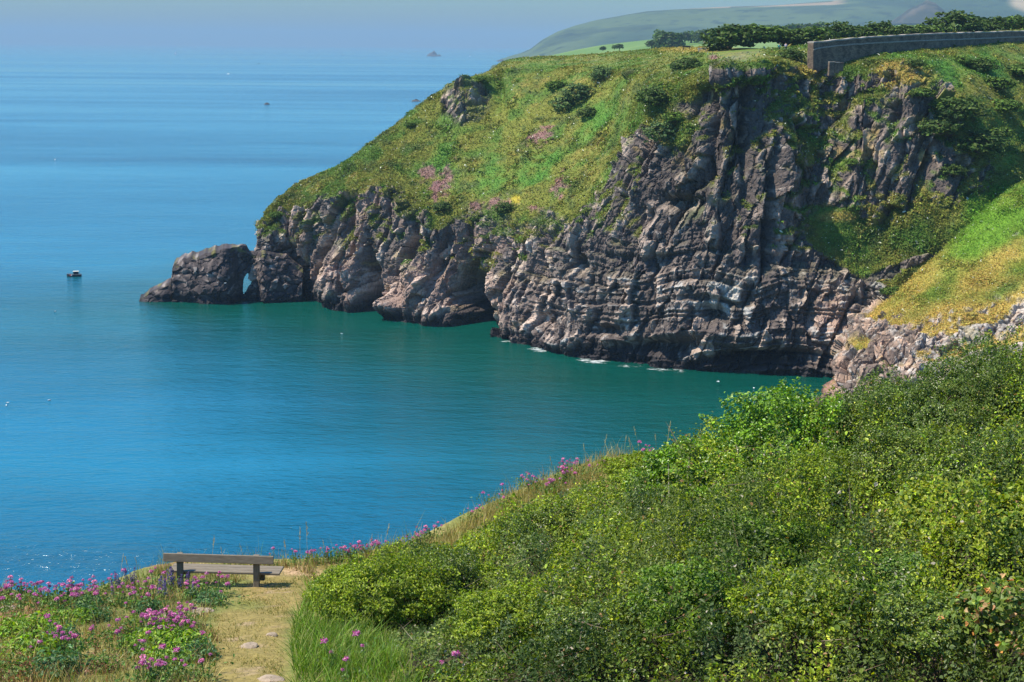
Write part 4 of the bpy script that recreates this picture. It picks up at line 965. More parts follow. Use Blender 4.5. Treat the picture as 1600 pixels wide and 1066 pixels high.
SHR = [
 (1235, 735, 2.0, .6, 'ivy', 'biggest bright green glossy ivy mound, on the skyline against the teal water'),
 (1110, 785, 1.5, .5, 'ivy', 'lower ivy mound spreading down and left from the biggest ivy mound'),
 (1010, 775, 1.0, .4, 'bramble', 'bramble dome at the skyline behind the dry grass ridge'),
 (1370, 700, 1.5, .7, 'thorn', 'dark hawthorn just right of the biggest ivy mound'),
 (1465, 705, 1.5, .65, 'thorn', 'darkest hawthorn in the middle of the row below the pinkish cliff'),
 (1545, 655, 1.6, .65, 'thorn', 'tallest hawthorn, breaking the skyline at the right edge below the grassy spur'),
 (1600, 755, 1.2, .45, 'dark', 'dark glossy shrub under the tallest hawthorn at the right edge'),
 (1420, 770, 1.3, .6, 'dark', 'dark shrub below the darkest hawthorn'),
 (1300, 800, 1.3, .5, 'bramble', 'bramble mound below the dark hawthorn beside the ivy'),
 (1520, 800, 1.2, .6, 'dark', 'shrub above the yellow leaved sycamore bush'),
 (1490, 862, 1.05, .6, 'sycamore', 'yellow green sycamore bush, the brightest yellow patch of the thicket'),
 (1590, 880, 1.0, .6, 'sycamore', 'second yellow sycamore bush, cut by the right edge of the view'),
 (1575, 1035, .8, .7, 'orange', 'young shrub with rusty orange leaf tips in the lower right corner'),
 (1370, 975, 1.0, .5, 'pale', 'honeysuckle mound dotted with cream flowers right of the lower middle'),
 (1180, 905, 1.0, .5, 'lime', 'lime green mound in the centre of the thicket'),
 (1090, 870, 1.0, .5, 'dark', 'dark hollow shrub left of the lime green mound'),
 (1250, 1010, .9, .5, 'bramble', 'bramble mound under the honeysuckle at the bottom of the view'),
 (960, 870, 1.2, .5, 'bramble', 'broad bramble mound below the dark blackthorn on the left of the thicket'),
 (860, 838, 1.1, .4, 'dark', 'low dark blackthorn under the dry grass ridge with pink flowers'),
 (745, 925, .9, .35, 'bramble', 'bramble mound at the skyline end of the thicket facing the bench'),
 (600, 945, 1.15, .6, 'bramble', 'rounded bush at the left end of the thicket beside the path'),
 (680, 930, 1.0, .6, 'dark', 'darker bush tucked behind the rounded bush beside the path'),
 (800, 985, .95, .5, 'bramble', 'bramble mound above the shaded gap in the tall green grass'),
 (930, 1010, .9, .5, 'dark', 'dark leaved mound at the bottom of the view left of the middle'),
 (1080, 1000, .9, .5, 'lime', 'light green mound at the bottom middle of the view'),
 (1460, 1040, .8, .5, 'dark', 'dark mound left of the shrub with rusty leaf tips'),
 (545, 920, .6, .4, 'bramble', 'small bush nearest the bare earth right of the bench'),
]
for i, (x, y, rd, sq, kind, lab) in enumerate(SHR):
    cols, L_, mt = PALS[kind]
    rad = (rd, rd * .9, rd * sq * 1.25)
    q = ground_hit(x, y, .35 * rd * sq + .25)
    gz = float(ground(q[0], q[1]))
    root = empty('shrub', (q[0], q[1], gz + (.3 if x > 1000 else -.12)))
    area = 2 * math.pi * rd * rd
    n = int(area * (2900 if L_ < .07 else 1500 if L_ < .09 else 700))
    wts = None
    if kind == 'pale': wts = [.35, .25, .35, .05]
    if kind == 'orange': wts = [.5, .36, .08, .06]
    V_, Q_, c_ = crown_arrays(rad, n, L_, L_ * (.8 if kind in ('ivy', 'sycamore', 'orange') else .62), cols, wts, .42, 1.7 + .5 * rd, -.05, .4, 900 + i)
    V_[:, 2] += .55
    raw_mesh('crown', V_, Q_, np.clip(c_ * 1.15, .01, .7), mt, root)
    o = stems_mb(rad, 9, -.6, .022, i).build('branches', M_TWIG, root); o.location = (0, 0, .4)
    tag(root, lab, 'shrub', 'shrubs of the thicket right of the path')

# ------------------------------------------------------------------ grasses
def blades(poly, dens, hmin, hmax, wd, cols, name, label, lean=.35, clump=None, wts=None, edge_boost=None, seg=3, mask=None):
    xy = scatter(poly, dens)
    if mask is not None: xy = xy[rng.random(len(xy)) < mask(xy)]
    if clump is not None:
        k = rng.random(len(xy)) < np.clip(.5 + clump * fbm(np.c_[xy * 1.4, 0 * xy[:, 0]], 3, 850), .03, 1); xy = xy[k]
    n = len(xy); z = ground(xy[:, 0], xy[:, 1]); base = np.c_[xy, z - .02]
    h = rng.uniform(hmin, hmax, n) * np.exp(rng.normal(0, .25, n)) * (1 + .35 * fbm(np.c_[xy * 1.1, 0 * z], 2, 860))
    a = rng.uniform(0, 6.283, n); ld = np.c_[np.cos(a), np.sin(a), 0 * a] * (lean * h * rng.uniform(.2, 1.2, n))[:, None]
    b_ = rng.uniform(0, 6.283, n); sd_ = np.c_[np.cos(b_), np.sin(b_), 0 * b_] * (wd * np.exp(rng.normal(0, .25, n)))[:, None]
    V_ = []
    for k in range(seg + 1):
        t_ = k / seg; p_ = base + np.c_[0 * h, 0 * h, h * (t_ - .12 * t_ * t_)] + ld * t_ ** 1.8; wv = sd_ * (1 - t_ * .93)
        V_ += [p_ - wv, p_ + wv]
    V_ = np.stack(V_, 1).reshape(-1, 3); st_ = 2 * (seg + 1); k0 = np.arange(n)[:, None] * st_
    Q_ = np.concatenate([k0 + np.array([[2 * k, 2 * k + 1, 2 * k + 3, 2 * k + 2]]) for k in range(seg)])
    c_ = np.repeat(pick(cols, n, .22, wts), st_, 0)
    return tag(raw_mesh(name, V_, Q_, np.clip(c_, .01, .8), M_BLADE), label, None, None, 'stuff')
GREEN = [(.10, .20, .014), (.14, .25, .018), (.06, .125, .012), (.18, .25, .035), (.20, .22, .06)]
DRYC = [(.36, .29, .09), (.29, .25, .06), (.46, .37, .15), (.18, .20, .04), (.27, .15, .08)]
p_bank = poly_world([(478, 935), (500, 915), (510, 960), (550, 985), (605, 1010), (650, 1066), (690, 1150), (448, 1150), (462, 1066), (452, 995)])
blades(p_bank, 900, .2, .5, .009, GREEN, 'tall_grass', 'lush tall green grass between the path and the thicket', .75, .9)
p_ridge = poly_world([(560, 876), (640, 858), (700, 836), (760, 797), (830, 762), (950, 719), (1050, 704), (1130, 706), (1090, 722), (1000, 748), (930, 768), (850, 795), (780, 822), (720, 856), (640, 876), (560, 892)])
blades(p_ridge, 900, .18, .48, .008, DRYC, 'dry_grass', 'golden dry grass along the ridge above the water', .5, .3, [.30, .20, .2, .20, .10])
p_left = poly_world([(-650, 935), (0, 930), (85, 948), (150, 930), (210, 905), (270, 888), (350, 884), (440, 883), (500, 879), (490, 900), (430, 886), (330, 925), (350, 950), (310, 975), (340, 1000), (340, 1066), (340, 1150), (-650, 1150)])
blades(p_left, 650, .10, .32, .007, DRYC + [(.10, .15, .03), (.09, .13, .03), (.20, .09, .05)], 'rough_grass', 'rough brown and green grass among the flowers left of the path', .6, .9)
p_path = poly_world([(330, 925), (480, 884), (500, 895), (455, 940), (440, 1066), (440, 1150), (320, 1150), (330, 1000), (310, 965)])
blades(p_path, 900, .03, .09, .006, [(.14, .145, .025), (.21, .17, .04), (.10, .125, .02), (.25, .19, .055)], 'short_grass', 'short trodden turf of the path to the bench', .9, .9)
p_edge = poly_world([(200, 906), (270, 888), (440, 883), (520, 877), (620, 860), (620, 872), (520, 886), (490, 890), (430, 888), (340, 893), (260, 905)])
blades(p_edge, 380, .25, .55, .006, DRYC + GREEN[:2], 'edge_grass', 'thin seeding grass along the cliff edge behind the bench', .4, .6)

# feathery seed stalks rising over the ridge and the cliff edge
def seed_stalk_proto(seed):
    r_ = random.Random(seed); mb = MB(); root = empty('grass_stalk'); h = 1.0
    tip = np.array([r_.uniform(-.2, .2), r_.uniform(-.2, .2), h]); mb.tube([(0, 0, -.1), tip * .55 - np.array([.02, 0, 0]), tip], [.006, .005, .003], 4); mb.build('stem', mat_straw, root)
    hb = MB()
    for k in range(14):
        t_ = .68 + .32 * k / 14; a = r_.uniform(0, 6.28); q = tip * t_; e = q + np.array([math.cos(a) * .07 * (1.2 - t_), math.sin(a) * .07 * (1.2 - t_), .05]) * r_.uniform(.6, 1.6)
        hb.tube([q, e], [.008, .004], 4)
    hb.build('seed_head', mat_straw, root); return root
mat_straw = mat_plain('straw', (.36, .30, .14), .7, 30, .3)
protoS = [seed_stalk_proto(k) for k in range(3)]
def side_lab(i, zone): return zone
stk = [(820, 738, .55), (868, 728, .8), (850, 735, .5), (915, 716, .6), (940, 712, .75), (958, 712, .5), (975, 702, .55), (990, 700, .9), (1000, 700, .8), (1025, 700, .6), (1040, 700, .9), (1055, 701, .5), (1092, 700, .9), (1108, 699, .7), (1125, 699, .6), (1150, 698, .8), (1170, 698, .6)]
for i, (x, y, h) in enumerate(stk):
    q = ground_hit(x, y + 10); o = put(protoS, i % 3, (q[0], q[1], float(ground(q[0], q[1]))), h, i * 1.1, f'{ORD[i]} tall grass stalk from the left on the dry ridge', 'grass stalk', 'seeding grass stalks on the ridge')
stk2 = [(188, 900, .6), (218, 893, .5), (205, 898, .6), (330, 880, .8), (352, 879, .5), (385, 880, .6), (448, 878, .7), (470, 877, .9), (482, 876, 1.0), (512, 874, .6), (575, 866, .6), (598, 862, .8)]
for i, (x, y, h) in enumerate(stk2):
    q = ground_hit(x, y + 8); o = put(protoS, i % 3, (q[0], q[1], float(ground(q[0], q[1]))), h, i * 1.7, f'{ORD[i]} thin grass stalk from the left along the bench cliff edge', 'grass stalk', 'grass stalks along the cliff edge')

# ------------------------------------------------------------------ flowers
PINK = [(.52, .11, .33), (.60, .20, .43), (.42, .07, .25), (.68, .33, .49)]
def head_arrays(r, n):
    d = unit(n, -.2); cen = d * np.array([r, r, r * .85]) * (rng.random(n) ** .4)[:, None]
    return leaves_arrays(cen, d, r * .55, r * .38, pick(PINK, n, .15), .4)
def valerian_proto(heads, hh, nleaf, seed, lime=False):
    r_ = random.Random(seed); root = empty('valerian')
    mb = MB(); lv = []
    for k in range(heads):
        a = r_.uniform(0, 6.28); rr_ = r_.uniform(.03, .28); h = hh * r_.uniform(.75, 1.1)
        tp = np.array([math.cos(a) * rr_, math.sin(a) * rr_, h])
        mb.tube([(tp[0] * .2, tp[1] * .2, -.08), tp * np.array([.7, .7, .5]), tp], [.008, .007, .005], 5)
        Vh, Qh, ch = head_arrays(r_.uniform(.030, .058), 50)
        ch = ch * (r_.choice([1, 1, .85, .6])) + (np.array([.10, .05, .02]) if r_.random() < .2 else 0); o = raw_mesh('flower_head', Vh, Qh, ch, M_PETAL, root); o.location = tuple(tp)
    mb.build('stem', M_STEM, root)
    d = rng.normal(0, 1, (nleaf, 3)) * np.array([.17, .17, .0]); d[:, 2] = rng.random(nleaf) * hh * .62
    cols = [(.15, .26, .03), (.20, .30, .035), (.10, .18, .025)] if lime else [(.10, .18, .035), (.14, .22, .045), (.07, .13, .03)]
    V_, Q_, c_ = leaves_arrays(d, np.tile([0, 0, .6], (nleaf, 1)), .085, .042, pick(cols, nleaf, .2), .6)
    raw_mesh('leaves', V_, Q_, c_, M_LEAF, root); return root
protoV = [valerian_proto(8, .42, 110, 1), valerian_proto(5, .40, 80, 2), valerian_proto(9, .36, 130, 3, True), valerian_proto(3, .45, 60, 4), valerian_proto(2, .38, 40, 5), valerian_proto(7, .34, 110, 6, True)]
def plant_row(spec, zone, grp, sz=1.0):
    for i, (x, y, k) in enumerate(sorted(spec)):
        q = ground_hit(x, y); s = sz * random.uniform(.85, 1.15)
        put(protoV, k, (q[0], q[1], float(ground(q[0], q[1]))), s, random.uniform(0, 6.28), f'{ORD[i]} {zone}', 'flower', grp)
plant_row([(0, 945, 2), (18, 938, 0), (38, 936, 0), (52, 934, 2), (70, 944, 0), (84, 950, 1), (10, 962, 1), (34, 955, 3), (64, 958, 1), (96, 965, 3)], 'pink valerian from the left in the clump at the left edge', 'pink valerian clump at the left edge')
plant_row([(100, 946, 0), (114, 940, 2), (124, 948, 0), (140, 934, 1), (150, 948, 0), (168, 926, 1), (106, 962, 1), (150, 960, 3), (186, 948, 1), (178, 922, 4)], 'pink valerian from the left along the cliff notch left of the bench', 'pink valerian along the notch left of the bench')
plant_row([(206, 945, 3), (226, 938, 1), (246, 944, 4), (216, 962, 1), (228, 960, 3), (304, 932, 5), (316, 936, 1), (340, 932, 1), (350, 950, 4), (292, 940, 4), (266, 926, 4), (242, 922, 3)], 'pink valerian from the left in the rough grass in front of the bench', 'pink valerian in front of the bench')
plant_row([(216, 996, 1), (232, 998, 0), (250, 1000, 2), (262, 990, 2), (276, 978, 5), (290, 980, 0), (284, 1000, 5), (302, 1000, 1), (246, 988, 0), (308, 1014, 4), (268, 1010, 2)], 'pink valerian from the left in the lime green patch beside the path', 'pink valerian in the lime green patch')
plant_row([(88, 1016, 3), (98, 1022, 0), (110, 1030, 1), (120, 1036, 3), (148, 1014, 3), (170, 1004, 4), (190, 1022, 3), (208, 1034, 4), (222, 1030, 4), (6, 1034, 4), (46, 1038, 4), (96, 1000, 4)], 'pink valerian from the left on the brown lower left bank', 'pink valerian on the lower left bank')
plant_row([(222, 1075, 3), (240, 1070, 0), (262, 1072, 1), (272, 1058, 4), (296, 1062, 4), (322, 1066, 3)], 'pink valerian from the left along the bottom left edge', 'pink valerian along the bottom edge')
plant_row([(426, 883, 4), (462, 884, 3), (480, 882, 4), (494, 882, 1), (514, 880, 3), (526, 878, 1), (538, 877, 0), (552, 876, 1), (562, 876, 0), (580, 874, 0), (596, 873, 1), (642, 866, 1), (652, 856, 3), (662, 852, 0), (676, 846, 1)], 'pink valerian from the left along the cliff edge right of the bench', 'pink valerian right of the bench')
plant_row([(736, 818, 3), (742, 816, 1), (762, 790, 4), (786, 800, 3), (790, 785, 4), (818, 762, 3), (828, 756, 1), (838, 742, 1), (856, 776, 0), (868, 772, 1), (876, 762, 3), (882, 756, 0), (898, 760, 3), (886, 740, 0), (900, 740, 0)], 'pink valerian from the left on the seaward slope of the dry ridge', 'pink valerian on the dry ridge slope', .95)
plant_row([(918, 746, 3), (932, 748, 4), (1008, 726, 3), (1018, 724, 3), (1008, 712, 4), (1090, 706, 4), (1116, 706, 3), (1136, 704, 3)], 'pink valerian from the left along the top of the dry ridge', 'pink valerian on the ridge top', .95)
plant_row([(528, 1052, 4), (578, 1044, 4), (544, 1078, 4), (690, 1075, 4)], 'single pink valerian from the left in the tall green grass by the thicket', 'pink valerian in the tall grass', 1.15)

# viper's bugloss
BLUE = [(.09, .07, .26), (.14, .09, .30), (.06, .05, .18), (.16, .10, .26)]
def bugloss_proto(seed):
    root = empty('bugloss'); r_ = random.Random(seed); mb = MB(); cs = []
    for k in range(2):
        x, y = r_.uniform(-.08, .08), r_.uniform(-.08, .08); h = r_.uniform(.5, .72); mb.tube([(x * .3, y * .3, -.08), (x, y, h)], [.01, .006], 5)
        n = 60; t_ = rng.uniform(.3, 1, n); a = rng.uniform(0, 6.28, n); rr_ = .06 * (1.15 - t_) + .012
        cs.append(np.c_[x * t_ + np.cos(a) * rr_, y * t_ + np.sin(a) * rr_, h * t_])
    mb.build('stem', M_STEM, root)
    for q_ in cs:
        V_, Q_, c_ = leaves_arrays(q_, unit(len(q_)), .036, .03, pick(BLUE, len(q_), .2), .4); raw_mesh('flower_spike', V_, Q_, c_, M_PETAL, root)
    d = rng.normal(0, 1, (40, 3)) * np.array([.08, .08, 0]); d[:, 2] = rng.random(40) * .3
    V_, Q_, c_ = leaves_arrays(d, np.tile([0, 0, .5], (40, 1)), .1, .025, pick([(.07, .11, .04)], 40), .6); raw_mesh('leaves', V_, Q_, c_, M_LEAF, root)
    return root
protoU = [bugloss_proto(1), bugloss_proto(2)]
for i, (x, y) in enumerate(sorted([(178, 938), (186, 926), (198, 916), (210, 920), (256, 934), (268, 926), (271, 918), (284, 925), (292, 922), (260, 940), (249, 938), (300, 934)])):
    q = ground_hit(x, y); put(protoU, i % 2, (q[0], q[1], float(ground(q[0], q[1]))), random.uniform(.6, .8), i, f'{ORD[i]} violet flower spike from the left beside the bench', 'flower', 'violet flower spikes by the bench')

# leafy clumps without flowers
def clump_proto(cols, seed):
    root = empty('leafy_clump'); V_, Q_, c_ = crown_arrays((.5, .5, .34), 900, .085, .05, cols, None, .5, 2.5, -.05, .6, seed)
    V_[:, 2] += .05; raw_mesh('leaves', V_, Q_, c_, M_LEAF, root); stems_mb((.45, .45, .3), 7, -.12, .008, seed).build('stems', M_STEM, root); return root
LIME = [(.18, .30, .03), (.24, .34, .035), (.11, .20, .025)]
protoC = [clump_proto(LIME, 41), clump_proto([(.07, .15, .045), (.09, .18, .06), (.05, .11, .04)], 43), clump_proto([(.11, .19, .03), (.15, .2, .05), (.24, .11, .06)], 47)]
clumps = [(326, 946, .7, 1, 'rounded blue green leafy clump beside the flat stone in front of the bench'), (300, 938, .5, 1, 'smaller leafy clump left of the rounded one in front of the bench'), (246, 1012, .9, 0, 'left half of the lime green leafy patch beside the path'), (280, 1020, 1.0, 0, 'lime green leafy patch right by the path edge'), (262, 1038, .8, 0, 'lime clump at the foot of the leafy patch beside the path'), (306, 1030, .7, 1, 'darker green clump at the right end of the leafy patch'), (222, 1018, .7, 0, 'lime clump at the left end of the leafy patch'),
 (20, 1000, .9, 0, 'lime green clump at the left edge of the view'), (62, 990, 1.0, 0, 'broad lime clump on the left bank below the dense pink flowers'), (90, 1010, .8, 1, 'green clump under the pink flowers of the lower left bank'), (50, 1030, 1.0, 0, 'big bright clump low on the left bank'), (92, 1056, .9, 1, 'blue green clump at the bottom edge left of the middle bank'), (160, 1050, .6, 2, 'reddish leafy clump on the bare brown bank'), (188, 1000, .6, 2, 'reddish brown clump at the middle of the left bank'), (120, 975, .7, 0, 'lime clump just below the notch of the cliff edge'), (150, 972, .6, 1, 'green clump right of the notch of the cliff edge'), (236, 962, .7, 1, 'leafy clump left of the bare patch near the flat stone'), (202, 980, .5, 0, 'small lime clump on the edge of the bare brown earth'), (134, 955, .7, 1, 'leafy clump under the flowers by the notch'), (14, 1060, .8, 2, 'reddish clump in the lower left corner')]
for i, (x, y, s, k, lab) in enumerate(clumps):
    q = ground_hit(x, y); put(protoC, k, (q[0], q[1], float(ground(q[0], q[1]))), s, i * 1.4, lab, 'plant', 'leafy clumps left of the path')

# ------------------------------------------------------------------ bench
M_WOOD = mat_plain('weathered_oak', (.15, .125, .092), .8, 5, .4, .5, .012, .25, (1, 14, 14))
M_WOOD2 = mat_plain('weathered_oak_post', (.135, .112, .08), .8, 5, .4, .5, .012, .25, (12, 12, 1))
pl, pr = ground_hit(283, 916), ground_hit(400, 919)
bc = (pl + pr) / 2; dxy = pr - pl; bang = math.atan2(dxy[1], dxy[0]) * .5
sc_ = np.linalg.norm(dxy[:2]) / 117 
bz = float(ground(bc[0], bc[1]))
bench = empty('bench', (bc[0], bc[1], bz), bang)
hl = 117 * sc_ / 2
def px2m(p): return p * sc_
mb = MB(); mb.box((px2m(2), -.03, px2m(46)), (px2m(168), .055, px2m(12.5)), 0, .008, R(-8)); mb.build('backrest', M_WOOD, bench)
for sx in (-1, 1):
    mb = MB(); mb.box((sx * hl, -.085 if False else .035, px2m(24)), (px2m(9.2), .085, px2m(55)), 0, .01, R(-5)); mb.build('leg', M_WOOD2, bench)
    mb = MB(); mb.box((sx * hl - sx * 0 + (.0), .52, px2m(9)), (px2m(8.5), .10, px2m(20)), 0, .01); mb.build('leg', M_WOOD2, bench)
    mb = MB(); mb.box((sx * hl + .005, .28, px2m(16)), (.07, .56, .10), 0, .008); mb.build('seat_bearer', M_WOOD2, bench)
sl = MB()
for k in range(3): sl.box((px2m(8), .13 + .155 * k, px2m(16) + .075), (px2m(170), .14, .05), 0, .008)
sl.build('seat', M_WOOD, bench)
tag(bench, 'weathered wooden bench with one backrest plank, facing the sea at the cliff edge', 'bench')

# stones on the path
M_STONE = mat_plain('path_stone', (.24, .185, .13), .9, 9, .35, .5, .02)
stones = [(308, 958, .55, .18, 'long flat pale stone at the edge of the path below the bench'), (391, 1011, .20, .14, 'flat pinkish stone in the middle of the path'), (425, 994, .16, .1, 'small pale stone near the tall grass at the path edge'), (424, 1064, .3, .14, 'flat stone at the bottom edge of the path'), (8, 955, .3, .16, 'pale rock at the left edge under the pink flowers'), (254, 966, .35, .1, 'flat stone in the bare patch left of the long pale stone')]
for i, (x, y, a, b_, lab) in enumerate(stones):
    q = ground_hit(x, y); n_, m_ = 20, 8; th = np.linspace(0, 2 * math.pi, n_); ph = np.linspace(-.5, 1.5, m_)
    X = np.cos(th)[:, None] * np.cos(ph)[None, :] * a; Yy = np.sin(th)[:, None] * np.cos(ph)[None, :] * b_ * 1.4; X *= .75; Yy *= .75; Z = np.sin(ph)[None, :] * .045 + 0 * X
    W = np.stack([X, Yy, Z], -1); f, _ = facets(W * 5 + i * 3.3, 950 + i); W *= (1 + .25 * f[..., None]); W[-1] = W[0]
    o = raw_mesh('stone', W.reshape(-1, 3), grid_faces(n_, m_), None, M_STONE); o.location = (q[0], q[1], float(ground(q[0], q[1])) + .01); o.rotation_euler = (0, 0, .4 if i == 0 else i)
    tag(o, lab, 'stone', 'stones on the path')

# ------------------------------------------------------------------ people and benches on the headland top
M_TEAL = mat_plain('teal_jacket', (.02, .36, .34), .7, 20, .15); M_DKCLOTH = mat_plain('dark_trousers', (.03, .032, .04), .8, 20, .2)
M_SKIN = mat_plain('skin', (.50, .31, .23), .6, 20, .1); M_HAIR = mat_plain('dark_hair', (.04, .028, .02), .6, 40, .3); M_LILAC = mat_plain('pale_lilac_top', (.50, .44, .55), .7, 20, .15)
def skin_mesh(name, joints, edges, mat, parent=None, root=0, sub=1):
    me = bpy.data.meshes.new(name); me.from_pydata([j[:3] for j in joints], edges, []); me.update()
    o = bpy.data.objects.new(name, me); COL.objects.link(o)
    md = o.modifiers.new('skin', 'SKIN'); md.use_smooth_shade = True
    sv = me.skin_vertices[0].data if me.skin_vertices else None
    if sv is None:
        bpy.context.view_layer.objects.active = o; sv = me.skin_vertices[0].data
    for k, j in enumerate(joints): sv[k].radius = (j[3], j[3] * (j[4] if len(j) > 4 else 1)); sv[k].use_root = (k == root)
    ss = o.modifiers.new('sub', 'SUBSURF'); ss.levels = sub; ss.render_levels = sub
    dg = bpy.context.evaluated_depsgraph_get(); m2 = bpy.data.meshes.new_from_object(o.evaluated_get(dg)); o.modifiers.clear(); o.data = m2
    m2.materials.clear(); m2.materials.append(mat)
    if parent: o.parent = parent
    return o
def person(loc, rot, top, leg, label):
    r_ = empty('person', loc, rot)
    J = [(0, 0, .95, .13, .8), (0, 0, 1.15, .12, .75), (0, .0, 1.36, .16, .7), (0, 0, 1.50, .055), (0, .02, 1.60, .085, 1.1), (0, .02, 1.69, .085, 1.1),
         (.2, 0, 1.40, .06), (.26, -.03, 1.13, .045), (.24, .06, .90, .035), (.23, .08, .80, .035), (-.2, 0, 1.40, .06), (-.26, -.03, 1.13, .045), (-.24, .06, .90, .035), (-.23, .08, .80, .035),
         (.09, 0, .88, .095), (.10, .10, .48, .065), (.10, .12, .08, .05), (.10, .26, .03, .04), (-.09, 0, .88, .095), (-.10, -.04, .48, .065), (-.10, -.14, .08, .05), (-.10, 0, .03, .04)]
    E = [(0, 1), (1, 2), (2, 3), (3, 4), (4, 5), (2, 6), (6, 7), (7, 8), (8, 9), (2, 10), (10, 11), (11, 12), (12, 13), (0, 14), (14, 15), (15, 16), (16, 17), (0, 18), (18, 19), (19, 20), (20, 21)]
    skin_mesh('body', J, E, M_SKIN, r_)
    g_ = 1.18
    tp = [(J[k][0], J[k][1], J[k][2], J[k][3] * g_, *J[k][4:]) for k in (0, 1, 2, 6, 7, 8, 10, 11, 12)]
    skin_mesh('jacket', tp, [(0, 1), (1, 2), (2, 3), (3, 4), (4, 5), (2, 6), (6, 7), (7, 8)], top, r_)
    tr = [(J[k][0], J[k][1], J[k][2], J[k][3] * g_, *J[k][4:]) for k in (0, 14, 15, 16, 17, 18, 19, 20, 21)]
    skin_mesh('trousers', tr, [(0, 1), (1, 2), (2, 3), (3, 4), (0, 5), (5, 6), (6, 7), (7, 8)], leg, r_)
    skin_mesh('hair', [(0, -.02, 1.63, .09), (0, 0, 1.73, .088)], [(0, 1)], M_HAIR, r_)
    return tag(r_, label, 'person', 'people walking on the headland')
pq = on_land(1217, 76, LA, 5, 560); person(tuple(pq), .3, M_TEAL, M_DKCLOTH, 'walker in a bright teal jacket and dark trousers beside the dark bushes')
pq = on_land(1225, 75, LA, 5, 560); person(tuple(pq + np.array([.2, .6, 0])), -.4, M_LILAC, M_DKCLOTH, 'walker in a pale lilac top next to the one in teal')
pq = on_land(1104, 73, LA, 5, 560); person(tuple(pq + np.array([0, 6, 0.4])), 1.0, M_DKCLOTH, M_DKCLOTH, 'dark clothed figure standing alone on the skyline left of the bushes')
M_PALEWOOD = mat_plain('pale_bench_wood', (.45, .42, .36), .8, 8, .2); M_DARKWOOD = mat_plain('dark_bench_wood', (.05, .045, .04), .8, 8, .3)
def far_bench(loc, rot, mat, label):
    r_ = empty('bench', loc, rot)
    mb = MB(); mb.box((0, 0, .46), (2.2, .5, .08), 0, .01); mb.build('seat', mat, r_)
    mb = MB(); mb.box((0, .3, .85), (2.2, .06, .35), 0, .01); mb.build('backrest', mat, r_)
    for sx in (-.85, .85):
        mb = MB(); mb.box((sx, .3, .5), (.12, .12, 1.1), 0, .01); mb.build('leg', mat, r_)
        mb = MB(); mb.box((sx, -.18, .2), (.12, .12, .5), 0, .01); mb.build('leg', mat, r_)
    return tag(r_, label, 'bench')
far_bench(tuple(on_land(1073, 73, LA, 5, 600)), .1, M_DARKWOOD, 'dark bench on the far skyline of the headland')
far_bench(tuple(on_land(1096, 77, LA, 5, 600)), .1, M_PALEWOOD, 'pale bench on the grass right of the dark skyline bench')

# ------------------------------------------------------------------ boats and gulls
M_HULLD = mat_plain('dark_hull', (.03, .032, .04), .5, 5, .3); M_WHITE = mat_plain('white_paint', (.8, .8, .78), .45, 5, .06); M_RED = mat_plain('red_paint', (.55, .05, .04), .5, 5, .1); M_GLASS = mat_plain('dark_window', (.02, .03, .04), .1, 5, .1, .02)
M_GWING = mat_plain('grey_feathers', (.22, .23, .24), .7, 20, .1)
def hull(mb, L, Bm, H, z0=-.4):
    rs = []
    for k in range(11):
        t_ = k / 10; x = L * (t_ - .5); bw = Bm / 2 * (1 - max(0, (t_ - .45) / .55) ** 2.2) * (.82 + .18 * min(1, t_ * 3)); bw = max(bw, .03); sh = H * (1 + .45 * t_ ** 2.5)
        rs.append([(x, -bw * .5, z0), (x, -bw * .9, z0 + sh * .45), (x, -bw, sh), (x, bw, sh), (x, bw * .9, z0 + sh * .45), (x, bw * .5, z0)])
    mb.rings(rs)
bl = sea_at(116, 432); Lb = 21 / F * np.linalg.norm(bl - EYE)
boat = empty('fishing_boat', (bl[0], bl[1], 0), math.pi + .25)
s_ = Lb / 7.0
mb = MB(); hull(mb, 7, 2.6, .95); mb.build('hull', M_HULLD, boat)
mb = MB(); mb.box((-.9, 0, 1.75), (2.5, 1.9, 1.45), 0, .12); cab = mb.build('cabin', M_HULLD, boat)
mb = MB(); mb.box((-.9, 0, 2.54), (2.9, 2.15, .12), 0, .04); mb.build('cabin_roof', M_PALEWOOD, boat)
mb = MB(); mb.box((-.9, .962, 2.0), (1.9, .03, .6)); mb.box((-.9, -.962, 2.0), (1.9, .03, .6)); mb.build('window', M_GLASS, boat)
mb = MB(); mb.box((.362, 0, 2.0), (.03, 1.5, .6)); mb.build('windscreen', M_GLASS, boat)
mb = MB(); mb.tube([(-1, 0, 2.6), (-1, 0, 3.6)], .04, 6); mb.tube([(-2.6, -.9, 1.0), (-2.6, -.9, 1.9), (-2.6, .9, 1.9), (-2.6, .9, 1.0)], .04, 6); mb.build('mast', M_GWING, boat)
mb = MB(); mb.tube([(-3.4, 1.2, 1.0), (0, 1.34, 1.05), (1.6, 1.02, 1.2), (3.4, .15, 1.5)], .07, 6); mb.tube([(-3.4, -1.2, 1.0), (0, -1.34, 1.05), (1.6, -1.02, 1.2), (3.4, -.15, 1.5)], .07, 6); mb.build('gunwale', M_GWING, boat)
mb = MB()
for sy in (1, -1): mb.box((1.75, sy * 1.0, .75), (.7, .1, .5), -sy * .45, .02)
mb.build('red_panel', M_RED, boat)
mb = MB()
for sy in (1, -1): mb.box((1.2, sy * 1.19, .75), (.5, .1, .5), -sy * .3, .02)
mb.build('white_panel', M_WHITE, boat)
boat.scale = (s_, s_, s_)
tag(boat, 'small dark fishing boat with a cabin and red and white bow panel', 'boat')
